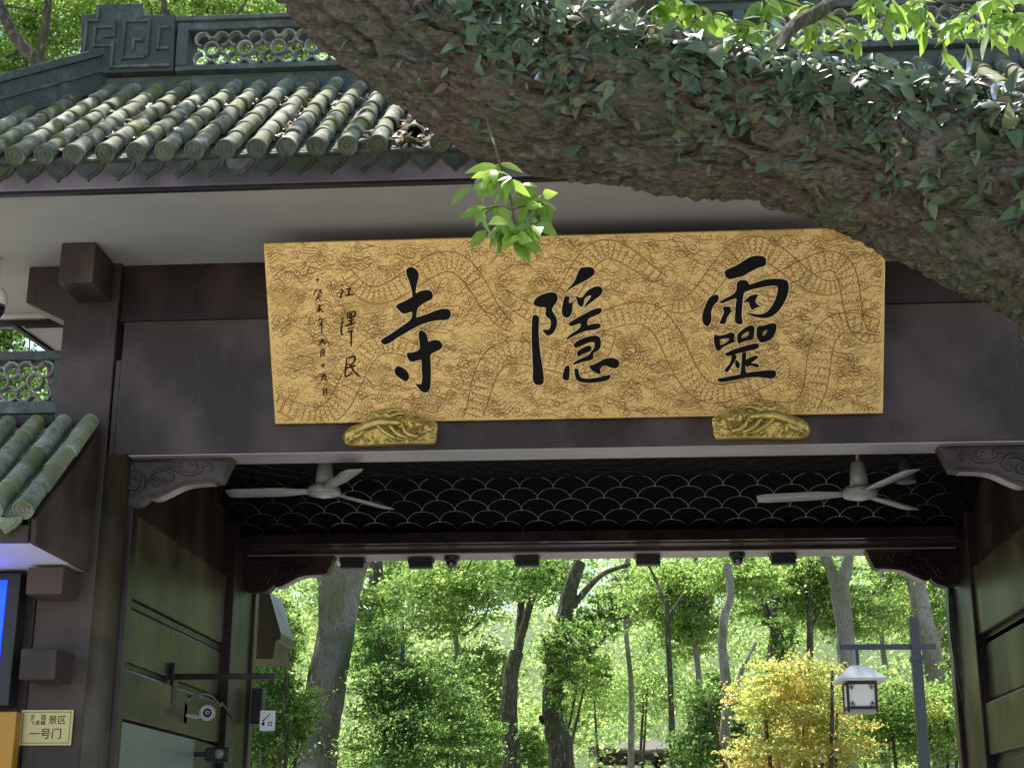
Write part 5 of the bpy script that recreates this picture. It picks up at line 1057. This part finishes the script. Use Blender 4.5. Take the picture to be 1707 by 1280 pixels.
shrub('yellow green shrub in front of the far pavilion', (1030, 1280), 33, [(1010, 1150, 90, 50, 0, 1800), (1080, 1140, 60, 50, .5, 1100), (950, 1190, 40, 50, .5, 600)], LEAF_FAR, .12, 24)
shrub('dark shrub left of the maple', (1200, 1280), 24, [(1190, 1180, 50, 60, 0, 1600), (1170, 1250, 60, 40, 0, 1400), (1250, 1240, 50, 50, .4, 1200)], LEAF_DARK, .11, 25)
shrub('green bush between the forked trunk and the dark trunk', (810, 1280), 27, [(800, 1130, 60, 60, 0, 1700), (810, 1230, 60, 60, 0, 1700), (890, 1250, 40, 40, 0, 900), (980, 1120, 50, 50, .8, 1200)], LEAF_LIGHT, .12, 26)
# trees showing above the roof on the left and behind the trunk
btree('tree with a forked dark limb above the roof at the far left', [(110, 1280, 40), (105, 900, 34), (90, 500, 30), (75, 250, 28), (62, 95, 24)], 17.5, [[(62, 100, 22, 0), (35, 75, 22, .1), (10, 35, 20, .2), (-20, -40, 16, .3)], [(62, 100, 18, 0), (75, 50, 15, -.1), (82, -30, 13, -.1)], [(60, 20, 6, 0), (10, 10, 5, 0)]],
      [(60, 40, 150, 90, .8, 5200), (20, 120, 120, 60, .5, 2400), (200, 20, 140, 60, .8, 3600), (40, -140, 160, 60, -1.2, 2400), (0, 560, 70, 60, .5, 1300), (20, 640, 110, 60, .5, 2000)], LEAF_LIGHT, .10, BARK_DARK, 30, group='trees above the roof')
btree('tree behind the ridge between the fret block and the trunk', [(330, 1280, 40), (320, 600, 30), (300, 200, 18), (275, 20, 14)], 19, [[(275, 30, 12, 0), (270, -60, 10, .1)], [(300, 100, 8, 0), (390, 30, 6, .1), (420, -20, 5, .2)]], [(330, 10, 160, 60, .3, 4600), (430, 60, 120, 60, .4, 2600), (520, 30, 120, 60, .4, 2200)], LEAF_LIGHT, .10, BARK_DARK, 31, group='trees above the roof')
btree('tree rising behind the ridge at the upper right', [(1690, 1280, 40), (1680, 600, 34), (1600, 200, 28), (1540, -60, 24)], 18.5, [[(1570, 50, 12, 0), (1330, -40, 8, .2)]], [(1150, 20, 200, 70, .3, 3600), (1400, 0, 200, 60, .3, 3600), (1620, -10, 160, 60, .3, 2600), (1000, -30, 120, 40, .3, 1200)], LEAF_LIGHT, .10, BARK_DARK, 32, group='trees above the roof')
# far wood as one mass
rg = np.random.default_rng(77); fw = []
for _ in range(330):
    Y = rg.uniform(32, 56); x = rg.uniform(150, 1900); y = rg.uniform(880, 1330); r = rg.uniform(.9, 2.0)
    if abs(x-1000) < 45 and abs(y-985) < 50 or abs(x-1075) < 110 and y > 1200 and Y < 51: continue
    c_ = aY(x, y, Y); fw.append(crown_pts(c_, (r, r, r*.75), 520, rg, k=12))
for _ in range(60):
    Y = rg.uniform(26, 40); x = rg.uniform(-250, 1900); y = rg.uniform(-60, 160); c_ = aY(x, y, Y); fw.append(crown_pts(c_, (1.8, 1.8, 1.2), 600, rg, k=12))
for _ in range(70):
    Y = rg.uniform(20, 34); x = rg.uniform(-1000, -60); y = rg.uniform(-100, 1000); c_ = aY(x, y, Y); fw.append(crown_pts(c_, (1.5, 1.5, 1.1), 420, rg, k=12))
fw = np.concatenate(fw); fw = fw[fw[:, 2] > .1]
wood = leaf_cloud('distant_wood', fw, rg.uniform(.09, .17, len(fw)), LEAF_FAR, up=(-.3, .2, .9), flat=.35, seed=5); wood['kind'] = 'stuff'; wood['label'] = 'sunlit mass of distant woodland foliage'; wood['category'] = 'wood'
# the leaning tree's own crown, unseen above the roof: it shades the front and dapples the tiles
rg = np.random.default_rng(9); cp = []
for _ in range(260):
    x = rg.uniform(-6.5, 5); y = rg.uniform(6.5, 15.5); z = 1.6+.72*y+rg.uniform(1.0, 3.4); cp.append(crown_pts((x, y, z), (.8, .8, .45), 230, rg, k=8))
cp = np.concatenate(cp); cp = cp[cp[:, 2] > 1.6+.69*cp[:, 1]]
def sun_gap(p):                              # gaps cut along the sun's rays to light shoots, ivy and tiles
    q = Vector(p)-SUN_DIR*((p[2]-6.2)/SUN_DIR.z)
    n = noise.noise(Vector((q.x*1.1, q.y*1.3, 2.))) + .55*noise.noise(Vector((q.x*3.1, q.y*3.1, 7.)))
    b = .30*math.exp(-((q.x+1.9)/1.1)**2) + .9*math.exp(-((q.x+.69)**2+(q.y-6.75)**2)/.35) + .7*(q.x > .4) + .5*(q.y < 7.9)
    return n + b > .10
cp = np.array([p for p in cp if not sun_gap(p)])
tp(leaf_cloud('crown', cp, rg.uniform(.10, .17, len(cp)), LEAF_MID, up=(-.3, .2, .9), flat=.35, seed=6))
